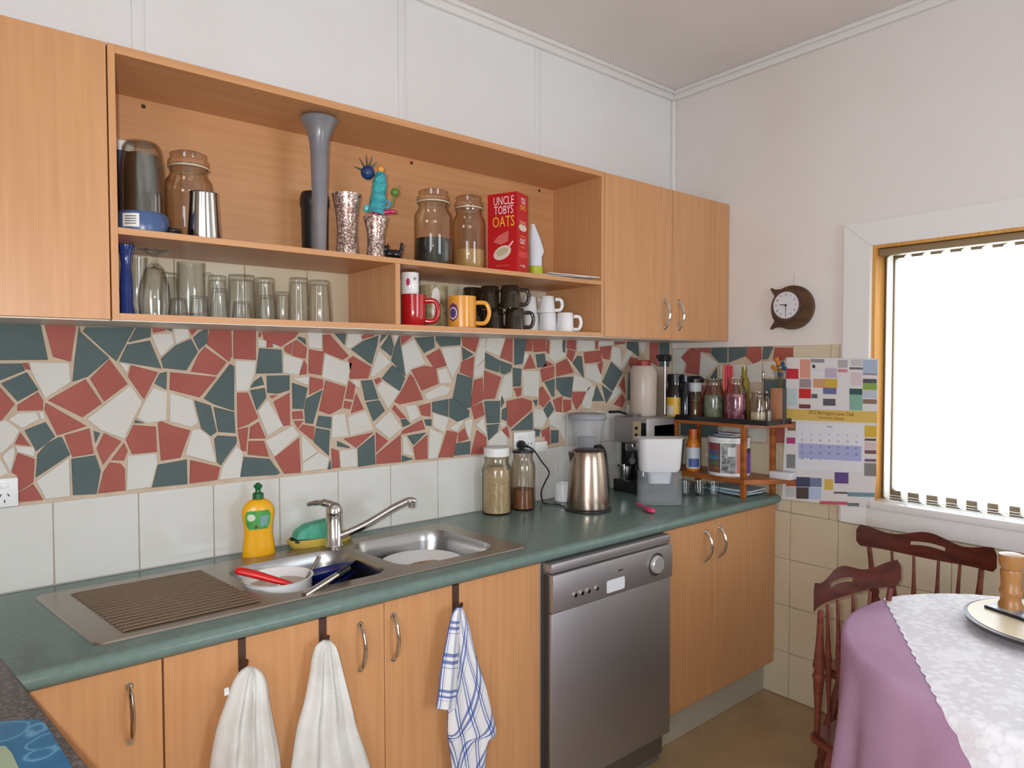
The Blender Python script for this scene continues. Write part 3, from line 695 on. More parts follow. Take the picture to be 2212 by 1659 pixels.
# ================================================================ dishwasher
dw = thing('dishwasher', 'freestanding stainless steel dishwasher with round dial under the green worktop', 'dishwasher', (1.979, -.6, 0))
w = .2985
boxo('body', (-w+.003, w-.003, .02, .585, .03, .835), mat('dw_grey', (120, 112, 108), .4, .5), dw, .002)
boxo('top_slab', (-w, w, -.012, .585, .827, .857), STEELF, dw, .004)
boxo('door', (-w, w, -.012, .02, .12, .7), STEELF, dw, .004)
cp = boxo('control_panel', (-w, w, -.02, .02, .703, .823), STEELF, dw, .003)
boxo('kick_panel', (-w+.01, w-.01, .03, .05, .001, .112), mat('dw_kick', (150, 150, 152), .4, .6), dw, .001)
RX = Matrix.Rotation(pi/2, 4, 'X')
part('dial', lathe(B(), [(0, .014), (.028, .014), (.031, .011), (.033, 0), (0, 0)], 28, M=Matrix.Translation((.205, -.02, .765)) @ RX), mat('dial_silver', (206, 206, 204), .3, .6), cp, 40)
part('dial_ring', lathe(B(), [(.033, .0006), (.041, .0006), (.041, 0), (.033, 0)], 28, M=Matrix.Translation((.205, -.02, .765)) @ RX), mat('dial_ring', (84, 80, 80), .4, .6), cp, 40)
bm = B(); prism(bm, rrect(-.055, .035, .716, .758, .006, 3), -.0206, -.019, lambda u, v, h: (u, h, v)); part('handle_recess', bm, mat('recess_white', (214, 216, 220), .3), cp)
for i, x in enumerate((-.205, -.175, -.145, -.105)):
    part('button', lathe(B(), [(0, .006), (.007, .006), (.0085, .004), (.009, 0), (0, 0)], 14, M=Matrix.Translation((x, -.02, .745)) @ RX), CHROME, cp, 40)
bm = B(); prism(bm, rrect(0, .026, .779, .785, .002, 2), -.0204, -.019, lambda u, v, h: (u, h, v)); part('badge', bm, mat('badge_dark', (70, 64, 60), .4), cp)
boxo('side_seal', (-w-.006, -w+.001, .0, .02, .12, .82), mat('seal_black', (52, 48, 46), .6), dw)

# ================================================================ power outlets
def outlet(label, x0, x1, z0, z1, holes):
    t = thing('power_outlet', label, 'outlet', (0, 0, 0))
    part('plate', box(B(), x0, x1, -.014, -.0068, z0, z1, .003), WHITEP, t, 40)
    for hx in holes:
        part('switch', box(B(), hx-.008, hx+.008, -.0175, -.014, z1-.026, z1-.012, .0015), WHITEP, t, 40)
        for dx, dz, r in ((-.008, .006, .5), (.008, .006, -.5), (0, -.009, 0)):
            M_ = Matrix.Translation((hx+dx, -.0142, (z0+z1)/2-.012+dz)) @ Matrix.Rotation(r, 4, 'Y')
            part('pin_slot', box(B(), -.0012, .0012, -.0006, .0006, -.004, .004, M=M_), BLACKP, t)
    return t
outlet('white double power outlet on the mosaic above the drainer', .268, .381, 1.121, 1.195, (.297, .352))
outlet('white double power outlet behind the kettle with a black plug in it', 2.03, 2.145, 1.108, 1.2, (2.058, 2.113))
bm = B(); box(bm, 2.145, 2.215, -.014, -.0068, 1.108, 1.152, .003)
tag(part('blank_plate', bm, WHITEP, None, 40), 'small cream blank plate beside the outlet with the black plug', 'plate')
# ================================================================ things on the open shelves
ZS, ZL = 1.8046, 1.6036
def hgt(px, py, y, z): return on(px, py, 1, y).z-z
def spot(px, y, z, pytop):
    P = base(px, y, z); return P, K(P), hgt(px, pytop, y, z)
def shell(prof, t): # closed thin shell from an outer profile (bottom centre .. top rim)
    inn = [(max(r-t, 0.0), z+(t if i == 0 or r < 1e-5 else 0)) for i, (r, z) in enumerate(prof)]
    inn[0] = (0, prof[0][1]+t*1.6)
    if len(inn) > 1: inn[1] = (max(prof[1][0]-t, 0), prof[1][1]+t*1.6)
    return prof+inn[::-1]
def jar(label, px, y, z, pytop, wpx, lid=True, content=None, ccol=None, clevel=.3, lidm=None, lidh=.14, neck=.78, name='glass_jar', glass=None, group=None, ceramic=False):
    P, k, H = spot(px, y, z, pytop); r = wpx*k/2
    t = thing(name, label, 'jar', P, group=group); g = glass or JARG
    hb = H*(1-lidh) if lid else H
    prof = [(0, 0), (r*.92, 0), (r, H*.03), (r, hb*.74), (r*.97, hb*.80), (r*neck, hb*.88), (r*neck, hb*.97), (r*(neck+.05), hb*.985), (r*(neck+.05), hb)]
    part('jar_body', lathe(B(), shell(prof, .0022), 32), g, t, 40)
    if lid:
        lm = lidm or g; rl = r*(neck+.08)
        if lidm is None:
            lp = [(0, hb*1.0+.0005), (rl, hb+.0005), (rl, hb+.35*(H-hb)), (rl*.86, hb+.45*(H-hb)), (rl*.9, hb+.9*(H-hb)), (rl*.75, H), (0, H)]
        else: lp = [(0, hb-.012*0+.0005), (rl, hb+.0005), (rl, H-.002), (rl-.002, H), (0, H)]
        part('lid', lathe(B(), lp, 32), lm, t, 40)
        if lidm is None: part('seal', lathe(B(), [(r*(neck+.055), hb*.965), (r*(neck+.085), hb*.965), (r*(neck+.085), hb*.985), (r*(neck+.055), hb*.985), (r*(neck+.055), hb*.965)], 32), mat('seal_ring', (196, 188, 160), .4), t, 40)
    if content:
        hc = H*clevel
        part(content, lathe(B(), [(0, .006), (r-.005, .006), (r-.0045, min(hc*.5, hb*.7)), (r-.0045, min(hc, hb*.72)), (r*.5, hc+.003), (0, hc+.002)], 28), ccol, t, 40)
    return t
def solo_lathe(name, label, cat, px, y, z, pytop, prof, m, n=28, group=None, wav=None, sy=1.0):
    P, k, H = spot(px, y, z, pytop)
    o = part(name, lathe(B(), [(r*k, h*H) for r, h in prof], n, wav=wav, sy=sy), m, None, 40); o.location = P
    return tag(o, label, cat, group)
BLUEP = mat('blue_plastic', (70, 92, 134), .3)
# --- top shelf
P, k, H = spot(266, -.115, ZS, 310)
t = thing('travel_tumbler', 'blue tumbler with pale rim tucked behind the blender cup', 'tumbler', P)
part('body', lathe(B(), [(0, 0), (18*k, 0), (19*k, .01), (23*k, H*.9), (0, H*.9)], 24), mat('slate_blue', (62, 84, 124), .35), t, 40)
part('rim', lathe(B(), [(23*k, H*.9+.0003), (24.5*k, H*.9+.0003), (24.5*k, H), (0, H), (0, H*.9+.0003)], 24), WHITEP, t, 40)
P, k, H = spot(309, -.235, ZS, 308)
t = thing('blender_cup', 'steel and clear blender cup upside down on a blue base with barcode sticker', 'blender', P)
part('base', lathe(B(), [(0, 0), (50*k, 0), (52*k, .004), (51*k, 40*k), (46*k, 46*k), (0, 46*k)], 32), BLUEP, t, 40)
hb = 46*k+.0005
part('cup', lathe(B(), [(43*k, hb), (43.5*k, hb+.02), (42*k, H*.72), (37*k, H*.93), (31*k, H*.985), (0, H), (0, H-.003), (29*k, H*.97), (35*k, H*.92), (40*k, H*.72), (41.5*k, hb+.02), (41*k, hb)], 32), GLASSD, t, 40)
part('liner', lathe(B(), [(0, hb+.001), (35*k, hb+.001), (35*k, H*.7), (31*k, H*.86), (0, H*.88)], 28), mat('liner_steel', (150, 150, 150), .18, 1.0), t, 40)
ang0 = atan2((CAM-P).y, (CAM-P).x)-.45
bm = B(); n = 8; R_ = 52.6*k
q = [[bm.verts.new((R_*cos(ang0-.33+.66*i/n), R_*sin(ang0-.33+.66*i/n), zz)) for i in range(n+1)] for zz in (10*k, 38*k)]
for i in range(n): bm.faces.new((q[0][i], q[0][i+1], q[1][i+1], q[1][i]))
stk = part('sticker', bm, WHITEP, t, 60, recalc=False)
for j in range(4):
    bm = B(); z0 = (16+5*j)*k
    q = [[bm.verts.new(((R_+.0004)*cos(ang0-.22+.44*i/n), (R_+.0004)*sin(ang0-.22+.44*i/n), zz)) for i in range(n+1)] for zz in (z0, z0+1.6*k)]
    for i in range(n): bm.faces.new((q[0][i], q[0][i+1], q[1][i+1], q[1][i]))
    part('print_line', bm, BLACKP, stk, 60, recalc=False)
jar('clear storage jar with glass lid standing between blender cup and steel beaker', 410, -.142, ZS, 333, 96)
P, k, H = spot(441, -.262, ZS, 418)
t = thing('steel_beaker', 'small stainless steel measuring beaker in front of the clear storage jar', 'beaker', P)
part('body', lathe(B(), [(0, 0), (32*k, 0), (33*k, .003), (27*k, H*.97), (29*k, H), (28*k, H), (26*k, H*.97), (31*k, .006), (0, .005)], 28), mat('polished_steel', (188, 184, 178), .16, 1.0), t, 40)
bm = B(); pts = []
for i in range(40):
    a = i*.55; pts.append((.014*cos(a)*(1+.15*sin(a*.3)), .010*sin(a), .004+.0007*i*.55+.002*sin(a*.7)))
tube(bm, pts, .0032, 6); P = base(376, -.275, ZS)
o = part('power_lead', bm, BLACKP, None, 60); o.location = P; tag(o, 'small coil of black cable beside the steel beaker', 'cable')
solo_lathe('black_tumbler', 'plain black tumbler standing behind the grey trumpet vase', 'tumbler', 681, -.11, ZS, 418,
           [(0, 0), (25, 0), (27, .05), (29, .78), (31, .8), (31, .9), (29, .97), (27, 1), (0, .99)], mat('satin_black', (24, 24, 27), .4))
solo_lathe('trumpet_vase', 'tall slim grey trumpet vase with flared mouth on the top shelf', 'vase', 692, -.235, ZS, 258,
           [(0, 0), (15, 0), (16, .01), (13.5, .03), (14, .2), (17, .5), (19, .75), (21, .84), (28, .92), (38, .975), (40.5, .99), (39, 1), (26, .93), (18, .84), (14, .5), (10, .1), (0, .09)],
           mat('smoky_grey', (128, 122, 122), .28, c2=(112, 114, 120), nscale=6, stretch=(1, 1, 2)))
def glittermat():
    m = bpy.data.materials.new('glitter_mosaic'); m.use_nodes = True; N = m.node_tree.nodes; L = m.node_tree.links; b = N['Principled BSDF']
    tc = N.new('ShaderNodeTexCoord'); v = N.new('ShaderNodeTexVoronoi'); v.inputs['Scale'].default_value = 230
    L.new(tc.outputs['Object'], v.inputs['Vector']); sp = N.new('ShaderNodeSeparateColor'); L.new(v.outputs['Color'], sp.inputs[0])
    r = N.new('ShaderNodeValToRGB'); e = r.color_ramp.elements; e[0].position = 0; e[0].color = lin((112, 84, 74)); e[1].position = 1; e[1].color = lin((238, 226, 216))
    x = e.new(.55); x.color = lin((164, 132, 120)); L.new(sp.outputs[0], r.inputs['Fac']); L.new(r.outputs['Color'], b.inputs['Base Color'])
    b.inputs['Metallic'].default_value = .55; b.inputs['Roughness'].default_value = .3
    bp = N.new('ShaderNodeBump'); bp.inputs['Strength'].default_value = .6; bp.inputs['Distance'].default_value = .002; L.new(sp.outputs[1], bp.inputs['Height']); L.new(bp.outputs[0], b.inputs['Normal'])
    return m
GLIT = glittermat()
vprof = [(0, 0), (.74, 0), (.78, .03), (.70, .2), (.66, .45), (.72, .65), (.86, .85), (1, 1), (.95, 1), (.8, .85), (.66, .65), (.6, .45), (.62, .1), (0, .08)]
solo_lathe('glitter_vase', 'taller flared vase covered in sparkling pinkish mosaic chips', 'vase', 750, -.225, ZS, 421, [(r*31.5, h) for r, h in vprof], GLIT)
P, k, H = spot(812, -.26, ZS, 470)
o = part('glitter_vase', lathe(B(), [(r*27*k, h*H) for r, h in vprof], 28), GLIT, None, 40); o.location = P
tag(o, 'short flared glitter vase under the colourful figurine', 'vase')
# --- figurine on the short vase
FP = P+Vector((0, 0, H+.0008)); k = K(FP)
fg = thing('clown_figurine', 'colourful glossy figurine in turquoise with blue pompom and pink base on the short glitter vase', 'figurine', FP)
def fp(px, py): # picture offset (pixels from the vase mouth centre) -> local point in the figure's own upright plane
    c = pr(FP); return Vector(RGT)*((px-c[0])*k)+Vector((0, 0, -(py-c[1])*k))
TEAL = mat('teal_glaze', (40, 128, 142), .15, c2=(60, 170, 170), nscale=30, stretch=(1, 1, 2), coat=.4)
bm = B(); tube(bm, spline([fp(812, 462), fp(816, 440), fp(819, 410), fp(822, 385), fp(822, 374)], 5), [20*k]*2+[18*k]*6+[16*k]*6+[13*k]*4+[9*k]*3, 12)
for i in range(4): tube(bm, [fp(806+2*i, 448-18*i)+Vector((-.012, -.02, 0)), fp(830-i, 436-18*i)+Vector((-.008, -.014, 0))], .004, 8)
part('body', bm, TEAL, fg, 50)
bm = B(); ball(bm, fp(823, 367), 8*k, 12); part('head', bm, mat('orange_glaze', (222, 150, 60), .25), fg, 50)
bm = B(); ball(bm, fp(795, 374), 15*k, 14); o = part('pompom', bm, mat('navy_glitter', (26, 44, 84), .4, c2=(40, 70, 120), nscale=200), fg, 50)
bm = B()
for a, ln in ((-155, 22), (-120, 26), (-95, 28), (-75, 26), (-50, 20)):
    p = fp(795, 374); d = Vector(RGT)*cos(radians(a))*-1*-1+Vector((0, 0, -sin(radians(a))))
    tube(bm, [p+d*11*k, p+d*(11+ln)*k], [2.6*k, .6*k], 6)
part('spikes', bm, mat('spike_green', (52, 82, 66), .4), o, 50)
bm = B(); ball(bm, fp(793, 451), 9*k, 12); part('shoe', bm, mat('pale_turquoise', (110, 196, 200), .15, coat=.4), fg, 50)
bm = B(); tube(bm, spline([fp(806, 464), fp(826, 460), fp(846, 457), fp(856, 459)], 4), [6*k]*6+[5*k]*4+[4*k]*2+[2*k], 8); part('foot', bm, mat('magenta_glaze', (176, 36, 84), .2), fg, 50)
bm = B(); tube(bm, [fp(835+7*cos(i*pi/6), 442+7*sin(i*pi/6)) for i in range(13)], 2.6*k, 6); part('arm_ring', bm, mat('sky_glaze', (62, 150, 190), .2), fg, 50)
bm = B(); ball(bm, fp(853, 416), 9*k, 10); tube(bm, [fp(846, 445), fp(851, 424)], 2*k, 6); tube(bm, [fp(858, 410), fp(864, 400)], [2*k, .6*k], 6); part('flower', bm, mat('leaf_green', (88, 124, 48), .4), fg, 50)
# --- black cat
P = base(848, -.285, ZS+.0035); k = K(P)
ct = thing('cat_ornament', 'small black cat ornament at the foot of the short glitter vase', 'ornament', P)
bm = B(); R1 = Vector(RGT)
tube(bm, spline([R1*(-17*k)+Vector((0, 0, 9*k)), R1*(-6*k)+Vector((0, 0, 10*k)), R1*(8*k)+Vector((0, 0, 9*k)), R1*(18*k)+Vector((0, 0, 8*k))], 4), [6*k, 8*k, 9*k, 9.5*k, 9.5*k, 9.5*k, 9.5*k, 10*k, 10*k, 10*k, 9*k, 8*k, 5*k], 10)
tube(bm, spline([R1*(14*k)+Vector((0, 0, 8*k)), R1*(18*k)+Vector((0, 0, 18*k)), R1*(20*k)+Vector((0, 0, 34*k))], 4), [4*k]*5+[3*k]*3+[1.5*k], 8)
part('body', bm, BLACKG, ct, 60)
bm = B(); ball(bm, R1*(-15*k)+Vector((0, 0, 20*k)), 8*k, 12)
for s in (-5, 5): lathe(bm, [(3.2*k, 0), (0, 9*k)], 6, tuple(R1*((-15+s)*k)+Vector((0, 0, 25*k))))
part('head', bm, BLACKG, ct, 60)
jar('glass lidded jar with dark tea leaves in its lower third', 936, -.225, ZS, 413, 82, content='dark_contents', ccol=mat('dark_leaves', (26, 34, 36), .6, c2=(44, 54, 56), nscale=120), clevel=.36)
jar('glass lidded jar with pale yellow grains beside the red cereal box', 1013, -.155, ZS, 425, 72, content='grain_contents', ccol=mat('pale_grain', (206, 172, 112), .7, c2=(186, 148, 90), nscale=160), clevel=.3)
# --- red cereal box
RED = mat('carton_red', (186, 20, 26), .4)
M0 = base(1117, -.30, ZS); th = radians(68)
u1 = Vector((-cos(th), sin(th), 0)); u2 = Vector((sin(th), cos(th), 0))
def fit(u, px):
    lo, hi = .01, .4
    for _ in range(40):
        m_ = (lo+hi)/2; x = pr(M0+u*m_)[0]
        if (abs(x-1117) < abs(px-1117)): lo = m_
        else: hi = m_
    return lo
w1, w2 = fit(u1, 1054), fit(u2, 1150); w2 = min(w2, .085); HB = hgt(1117, 413, -.30, ZS)
cb = thing('cereal_box', 'upright red oats carton with white and yellow lettering on the top shelf', 'carton', M0)
bm = B(); prism(bm, [(0, 0), (u1.x*w1, u1.y*w1), (u1.x*w1+u2.x*w2, u1.y*w1+u2.y*w2), (u2.x*w2, u2.y*w2)], 0, HB, lambda u, v, h: (u, v, h))
part('carton', bm, RED, cb)
def face_text(s, size, m, cu, cv, f=1, sx=1.0):
    U, Wd = ((-u1, w1), (u2, w2))[f-1]
    o_ = (u1*(w1*(1-cu)) if f == 1 else u2*(w2*cu))+Vector((0, 0, HB*cv))
    nrm = U.cross(Vector((0, 0, 1)))
    return text(s, size, m, cb, frame3(o_+nrm*.0006, U, (0, 0, 1)), .0002, sx=sx)
LP = mat('ink_white', (236, 214, 216), .5); LY = mat('ink_yellow', (238, 176, 56), .5); LO = mat('ink_orange', (232, 120, 70), .5)
face_text('UNCLE', HB*.15, LP, .55, .90, 1, .62); face_text('TOBYS', HB*.15, LP, .55, .785, 1, .60); face_text('OATS', HB*.19, LY, .54, .64, 1, .66)
face_text('UNCLE', HB*.05, LP, .55, .93, 2, .75); face_text('TOBYS', HB*.05, LP, .55, .885, 2, .75); face_text('OATS', HB*.085, LY, .52, .82, 2, .72)
face_text('OAT', HB*.10, LP, .5, .40, 2, .72); face_text('traditional', HB*.045, LO, .5, .47, 2, .7); face_text('sachets', HB*.045, LO, .5, .335, 2, .8)
def face_poly(name, pts, m, f=1, h=.0006):
    U, Wd = ((-u1, w1), (u2, w2))[f-1]; nrm = U.cross(Vector((0, 0, 1))); bm = B()
    vs_ = []
    for cu, cv in pts:
        o_ = (u1*(w1*(1-cu)) if f == 1 else u2*(w2*cu))+Vector((0, 0, HB*cv))+nrm*h
        vs_.append(bm.verts.new(o_))
    bm.faces.new(vs_); return part(name, bm, m, cb, recalc=False)
BOWL = mat('print_bowl', (214, 196, 180), .5); PINKP = mat('print_pink', (206, 100, 92), .5)
face_poly('printed_steam', [(.2, .40), (.35, .47), (.72, .53), (.7, .40), (.45, .36)], PINKP)
face_poly('printed_bowl', [(.50+.30*cos(i*pi/12), .26+.085*sin(i*pi/12)+.09*.30*cos(i*pi/12)) for i in range(24)], BOWL)
face_poly('printed_porridge', [(.50+.2*cos(i*pi/12), .275+.045*sin(i*pi/12)+.09*.2*cos(i*pi/12)) for i in range(24)], mat('print_porridge', (186, 172, 140), .5), 1, .0009)
face_poly('printed_spoon', [(.72, .34), (.86, .40), (.88, .385), (.75, .325)], LP, 1, .0009)
face_poly('printed_bowl', [(.5+.35*cos(i*pi/12), .575+.045*sin(i*pi/12)) for i in range(24)], BOWL, 2)
face_poly('printed_steam', [(.2, .66), (.8, .66), (.8, .61), (.2, .61)], PINKP, 2)
face_poly('printed_panel', [(.12, .28), (.88, .28), (.88, .2), (.12, .2)], mat('ink_soft_red', (206, 60, 58), .5), 2)
face_text('6 x 30g', HB*.05, LP, .5, .1, 2, .8); face_text('Quick Sachets', HB*.04, PINKP, .52, .1, 1, .8)
# --- white pouch behind the carton
P = base(1163, -.24, ZS); k = K(P)
pou = thing('tissue_pouch', 'soft white paper pouch with lime green foot leaning beside the red carton', 'packet', P)
def pouch_ring(bm, rows):
    prev = None
    for z, xl, xr, d in rows:
        pts = [(xl+(xr-xl)*(.5-.5*cos(pi*i/6)), -d*sin(pi*i/6)) for i in range(7)]+[(xl+(xr-xl)*(.5+.5*cos(pi*i/6)), d*sin(pi*i/6)) for i in range(1, 6)]
        ring = [bm.verts.new(Vector(RGT)*x+Vector((-RGT.y, RGT.x, 0))*y+Vector((0, 0, z))) for x, y in pts]
        if prev:
            for i in range(12): bm.faces.new((prev[i], prev[(i+1) % 12], ring[(i+1) % 12], ring[i]))
        else: bm.faces.new(ring)
        prev = ring
    bm.faces.new(prev); return bm
part('foot', pouch_ring(B(), [(0, -20*k, 12*k, .02), (24*k, -20*k, 9*k, .02)]), mat('lime', (172, 180, 30), .4), pou, 50)
part('pouch', pouch_ring(B(), [(24.4*k, -20*k, 8*k, .019), (44*k, -20*k, 8*k, .018), (56*k, -20*k, 13*k, .016), (80*k, -20*k, 6*k, .012), (115*k, -16*k, -8*k, .004)]), mat('pouch_white', (206, 208, 214), .5), pou, 50)
# --- papers overhanging the shelf edge
pp = thing('letter_stack', 'loose white envelopes poking out over the shelf edge beside the pouch', 'papers', (0, 0, ZS))
for i, (cx, cy, w, d, rz, tilt) in enumerate(((2.03, -.27, .21, .11, -.35, .012), (2.07, -.285, .22, .105, -.22, .02))):
    M_ = Matrix.Translation((cx, cy, .003+.004*i)) @ Matrix.Rotation(rz, 4, 'Z') @ Matrix.Rotation(tilt, 4, 'Y')
    part('envelope', box(B(), -w/2, w/2, -d/2, d/2, 0, .0022, M=M_), PAPER if i else mat('paper_grey', (196, 196, 200), .7), pp)

# --- lower shelf, glasses
COBALT = mat('cobalt_glass', (36, 64, 140), .1, c2=(28, 48, 112), nscale=5, coat=.5)
solo_lathe('cobalt_vase', 'cobalt blue waisted glass vase at the end of the glasses shelf', 'vase', 274, -.17, ZL, 530,
           [(0, 0), (17, 0), (18, .03), (15, .10), (12.5, .2), (13.5, .38), (12, .55), (9.5, .72), (12, .88), (18, .98), (18, 1), (16.5, 1), (10, .88), (8, .72), (9, .5), (10, .15), (0, .12)], COBALT)
def tumbler(label, px, y, pytop, wpx, fl=0, taper=.84, up=False, group='clear drinking glasses on the lower shelf', thickbase=.10):
    P, k, H = spot(px, y, ZL, pytop); r = wpx*k/2
    if up: prof = [(0, 0), (r*taper, 0), (r*taper, H*.02), (r, H), (r-.0022, H), (r*taper-.003, H*.12), (0, H*.11)]
    else: prof = [(r-.0022, 0), (r, 0), (r*(1+taper)/2, H*.5), (r*taper, H*.94), (r*taper*.94, H), (0, H), (0, H*(1-thickbase)), (r*taper-.004, H*(1-thickbase)), (r-.0022, 0)]
    wav = (lambda a, z: 1-.035*abs(sin(a*fl/2))) if fl else None
    o = part('drinking_glass', lathe(B(), prof, 48 if fl else 32, wav=wav), GLASSD, None, 40 if not fl else 70); o.location = P
    return tag(o, label, 'glass', group)
tumbler('tall narrow clear glass beside the cobalt vase', 297, -.10, 556, 42, up=True, taper=.55)
tumbler('plain clear glass behind the upturned wine glass', 367, -.10, 590, 40)
P, k, H = spot(335, -.24, ZL, 541)
t = thing('wine_glass', 'wine glass standing upside down on its rim, foot in the air', 'glass', P, group='clear drinking glasses on the lower shelf')
R_ = 30*k
part('bowl', lathe(B(), [(R_-.0018, 0), (R_, 0), (R_*1.08, H*.25), (R_*.95, H*.5), (R_*.6, H*.72), (R_*.35, H*.78), (0, H*.79), (0, H*.765), (R_*.5, H*.72), (R_*.9, H*.48), (R_*1.02, H*.25), (R_-.0018, 0)], 32), GLASSD, t, 40)
part('stem', lathe(B(), [(0, H*.79), (R_*.3, H*.792), (.005, H*.83), (.0045, H*.9), (R_*.25, H*.94), (0, H*.94)], 20), GLASSD, t, 40)
part('foot', lathe(B(), [(0, H*.94), (R_*.3, H*.945), (R_*1.05, H*.985), (R_*1.05, H), (0, H)], 32), GLASSD, t, 40)
P, k, H = spot(414, -.115, ZL, 568)
t = thing('beer_mug', 'straight glass tankard with handle, taller than the glasses around it', 'glass', P, group='clear drinking glasses on the lower shelf')
R_ = 28*k
part('body', lathe(B(), [(0, 0), (R_, 0), (R_, H), (R_-.003, H), (R_-.003, H*.12), (0, H*.11)], 32), GLASSD, t, 40)
d = Vector(RGT); bm = B(); tube(bm, spline([d*R_+Vector((0, 0, H*.8)), d*(R_+.022)+Vector((0, 0, H*.78)), d*(R_+.028)+Vector((0, 0, H*.5)), d*(R_+.018)+Vector((0, 0, H*.2)), d*R_+Vector((0, 0, H*.18))], 4), .005, 8)
part('handle', bm, GLASSD, t, 50)
tumbler('plain clear glass between the tankard and the fluted glass', 470, -.10, 596, 44)
tumbler('wide fluted clear glass with ribbed sides in the back row', 523, -.10, 595, 58, fl=16, taper=.95)
tumbler('plain clear glass to the right of the wide fluted one', 574, -.10, 601, 44)
tumbler('short clear glass in the gap before the last two fluted glasses', 611, -.12, 631, 34)
tumbler('short clear glass in front of the tankard', 431, -.25, 640, 42)
tumbler('short fluted glass standing before the plain back row', 474, -.255, 624, 42, fl=12)
tumbler('small clear glass in front of the wide fluted one', 523, -.265, 652, 42)
tumbler('short fluted glass in front row near the row end', 578, -.255, 639, 42, fl=12)
tumbler('small clear glass in front of the wine glass foot', 386, -.26, 645, 40)
tumbler('fluted clear glass second from the shelf divider', 646, -.20, 601, 48, fl=14)
tumbler('fluted clear glass closest to the shelf divider', 690, -.225, 606, 52, fl=14)

# --- lower shelf, mugs
def mug(label, px, y, z, pytop, wpx, m, inv=False, taper=1.0, ha=None, group=None, name='mug', hsz=1.0, H=None):
    P = base(px, y, z); k = K(P); H = H or hgt(px, pytop, y, z); r = wpx*k/2
    t = thing(name, label, 'mug', P, group=group)
    b = [(0, 0), (r*taper*.92, 0), (r*taper, H*.04), (r*(1+taper)/2, H*.5), (r, H), (r-.003, H), (r*taper-.004, H*.1), (0, H*.09)]
    if inv: b = [(rr, H-zz) for rr, zz in b]
    part('cup', lathe(B(), b, 32), m, t, 40)
    a = ha if ha is not None else atan2(RGT.y, RGT.x)+.12
    d = Vector((cos(a), sin(a), 0)); e = .42*r*2*hsz
    bm = B(); tube(bm, spline([d*(r*.97)+Vector((0, 0, H*.82)), d*(r+e*.75)+Vector((0, 0, H*.80)), d*(r+e)+Vector((0, 0, H*.5)), d*(r+e*.7)+Vector((0, 0, H*.2)), d*(r*.97)+Vector((0, 0, H*.18))], 5), .0048*hsz, 8, flat=1.4)
    part('handle', bm, m, t, 50)
    return t, P, r, H
REDC = mat('red_glaze', (176, 22, 28), .15, coat=.4)
_, P, r, H = mug('large glossy red mug with handle against the shelf divider', 893, -.22, ZL, 637, 54, REDC, taper=.96, hsz=1.15)
t, P2, r2, H2 = mug('white mug printed with small red heart stacked on the red mug', 886, -.22, P.z+H+.0006, 590, 38, WHITEC, ha=2.2)
a = atan2((CAM-P2).y, (CAM-P2).x)
def wrap_patch(parent, r, a0, a1, z0, z1, m, name='print', n=8, shape=None):
    bm = B(); rows = []
    for j in range(n+1):
        v = j/n; row = []
        for i in range(n+1):
            u = i/n
            if shape: uu, vv = shape(u, v)
            else: uu, vv = u, v
            aa = a0+(a1-a0)*uu; row.append(bm.verts.new((r*cos(aa), r*sin(aa), z0+(z1-z0)*vv)))
        rows.append(row)
    for j in range(n):
        for i in range(n): bm.faces.new((rows[j][i], rows[j][i+1], rows[j+1][i+1], rows[j+1][i]))
    return part(name, bm, m, parent, 60, recalc=False)
disc = lambda u, v: (.5+.5*(2*u-1)*sqrt(max(0, 1-(2*v-1)**2/1.0001)), v)
wrap_patch(t, r2+.0006, a-.45, a+.0, H2*.35, H2*.72, mat('print_raspberry', (170, 46, 92), .4), shape=disc)
wrap_patch(t, r2+.0006, a+.35, a+.75, H2*.62, H2*.78, mat('print_grey', (150, 152, 160), .4), shape=disc)
OLIVE = mat('olive_print', (128, 118, 82), .3, c2=(176, 160, 124), nscale=28, contrast=(.4, .6))
t, P2, r2, H2 = mug('olive green patterned mug with pale round print behind the red mug', 936, -.105, ZL, 618, 60, OLIVE, ha=.9)
a = atan2((CAM-P2).y, (CAM-P2).x); wrap_patch(t, r2+.0006, a-.1, a+.5, H2*.45, H2*.95, mat('print_pale', (214, 208, 200), .4), shape=disc)
ORAN = mat('orange_glaze_mug', (222, 154, 56), .2, coat=.3)
t, P2, r2, H2 = mug('orange mug with round purple and white emblem', 998, -.22, ZL, 641, 62, ORAN, ha=atan2(RGT.y, RGT.x)+.2, hsz=1.1)
a = atan2((CAM-P2).y, (CAM-P2).x)
wrap_patch(t, r2+.0006, a-1.05, a-.25, H2*.2, H2*.78, mat('emblem_purple', (104, 62, 96), .4), 'emblem', shape=disc)
wrap_patch(t, r2+.0010, a-.98, a-.32, H2*.26, H2*.66, mat('emblem_white', (214, 190, 200), .4), 'emblem_ring', shape=disc)
wrap_patch(t, r2+.0014, a-.9, a-.40, H2*.31, H2*.61, mat('emblem_blue', (84, 66, 110), .4), 'emblem_centre', shape=disc)
SMOK = mat('smoked_glass', (40, 32, 22), .08, coat=.5, c2=(52, 44, 30), nscale=8)
HS = None
spots = [(1030, -.07), (1068, -.15), (1112, -.215)]
names_b = ['smoked brown glass mug at the bottom of its stack behind the orange mug', 'smoked brown glass mug at the bottom of the middle stack', 'smoked brown glass mug at the bottom of the stack beside the white mugs']
names_t = ['smoked brown glass mug on top of the stack behind the orange mug', 'smoked brown glass mug on top of the middle stack', 'smoked brown glass mug on top of the stack beside the white mugs']
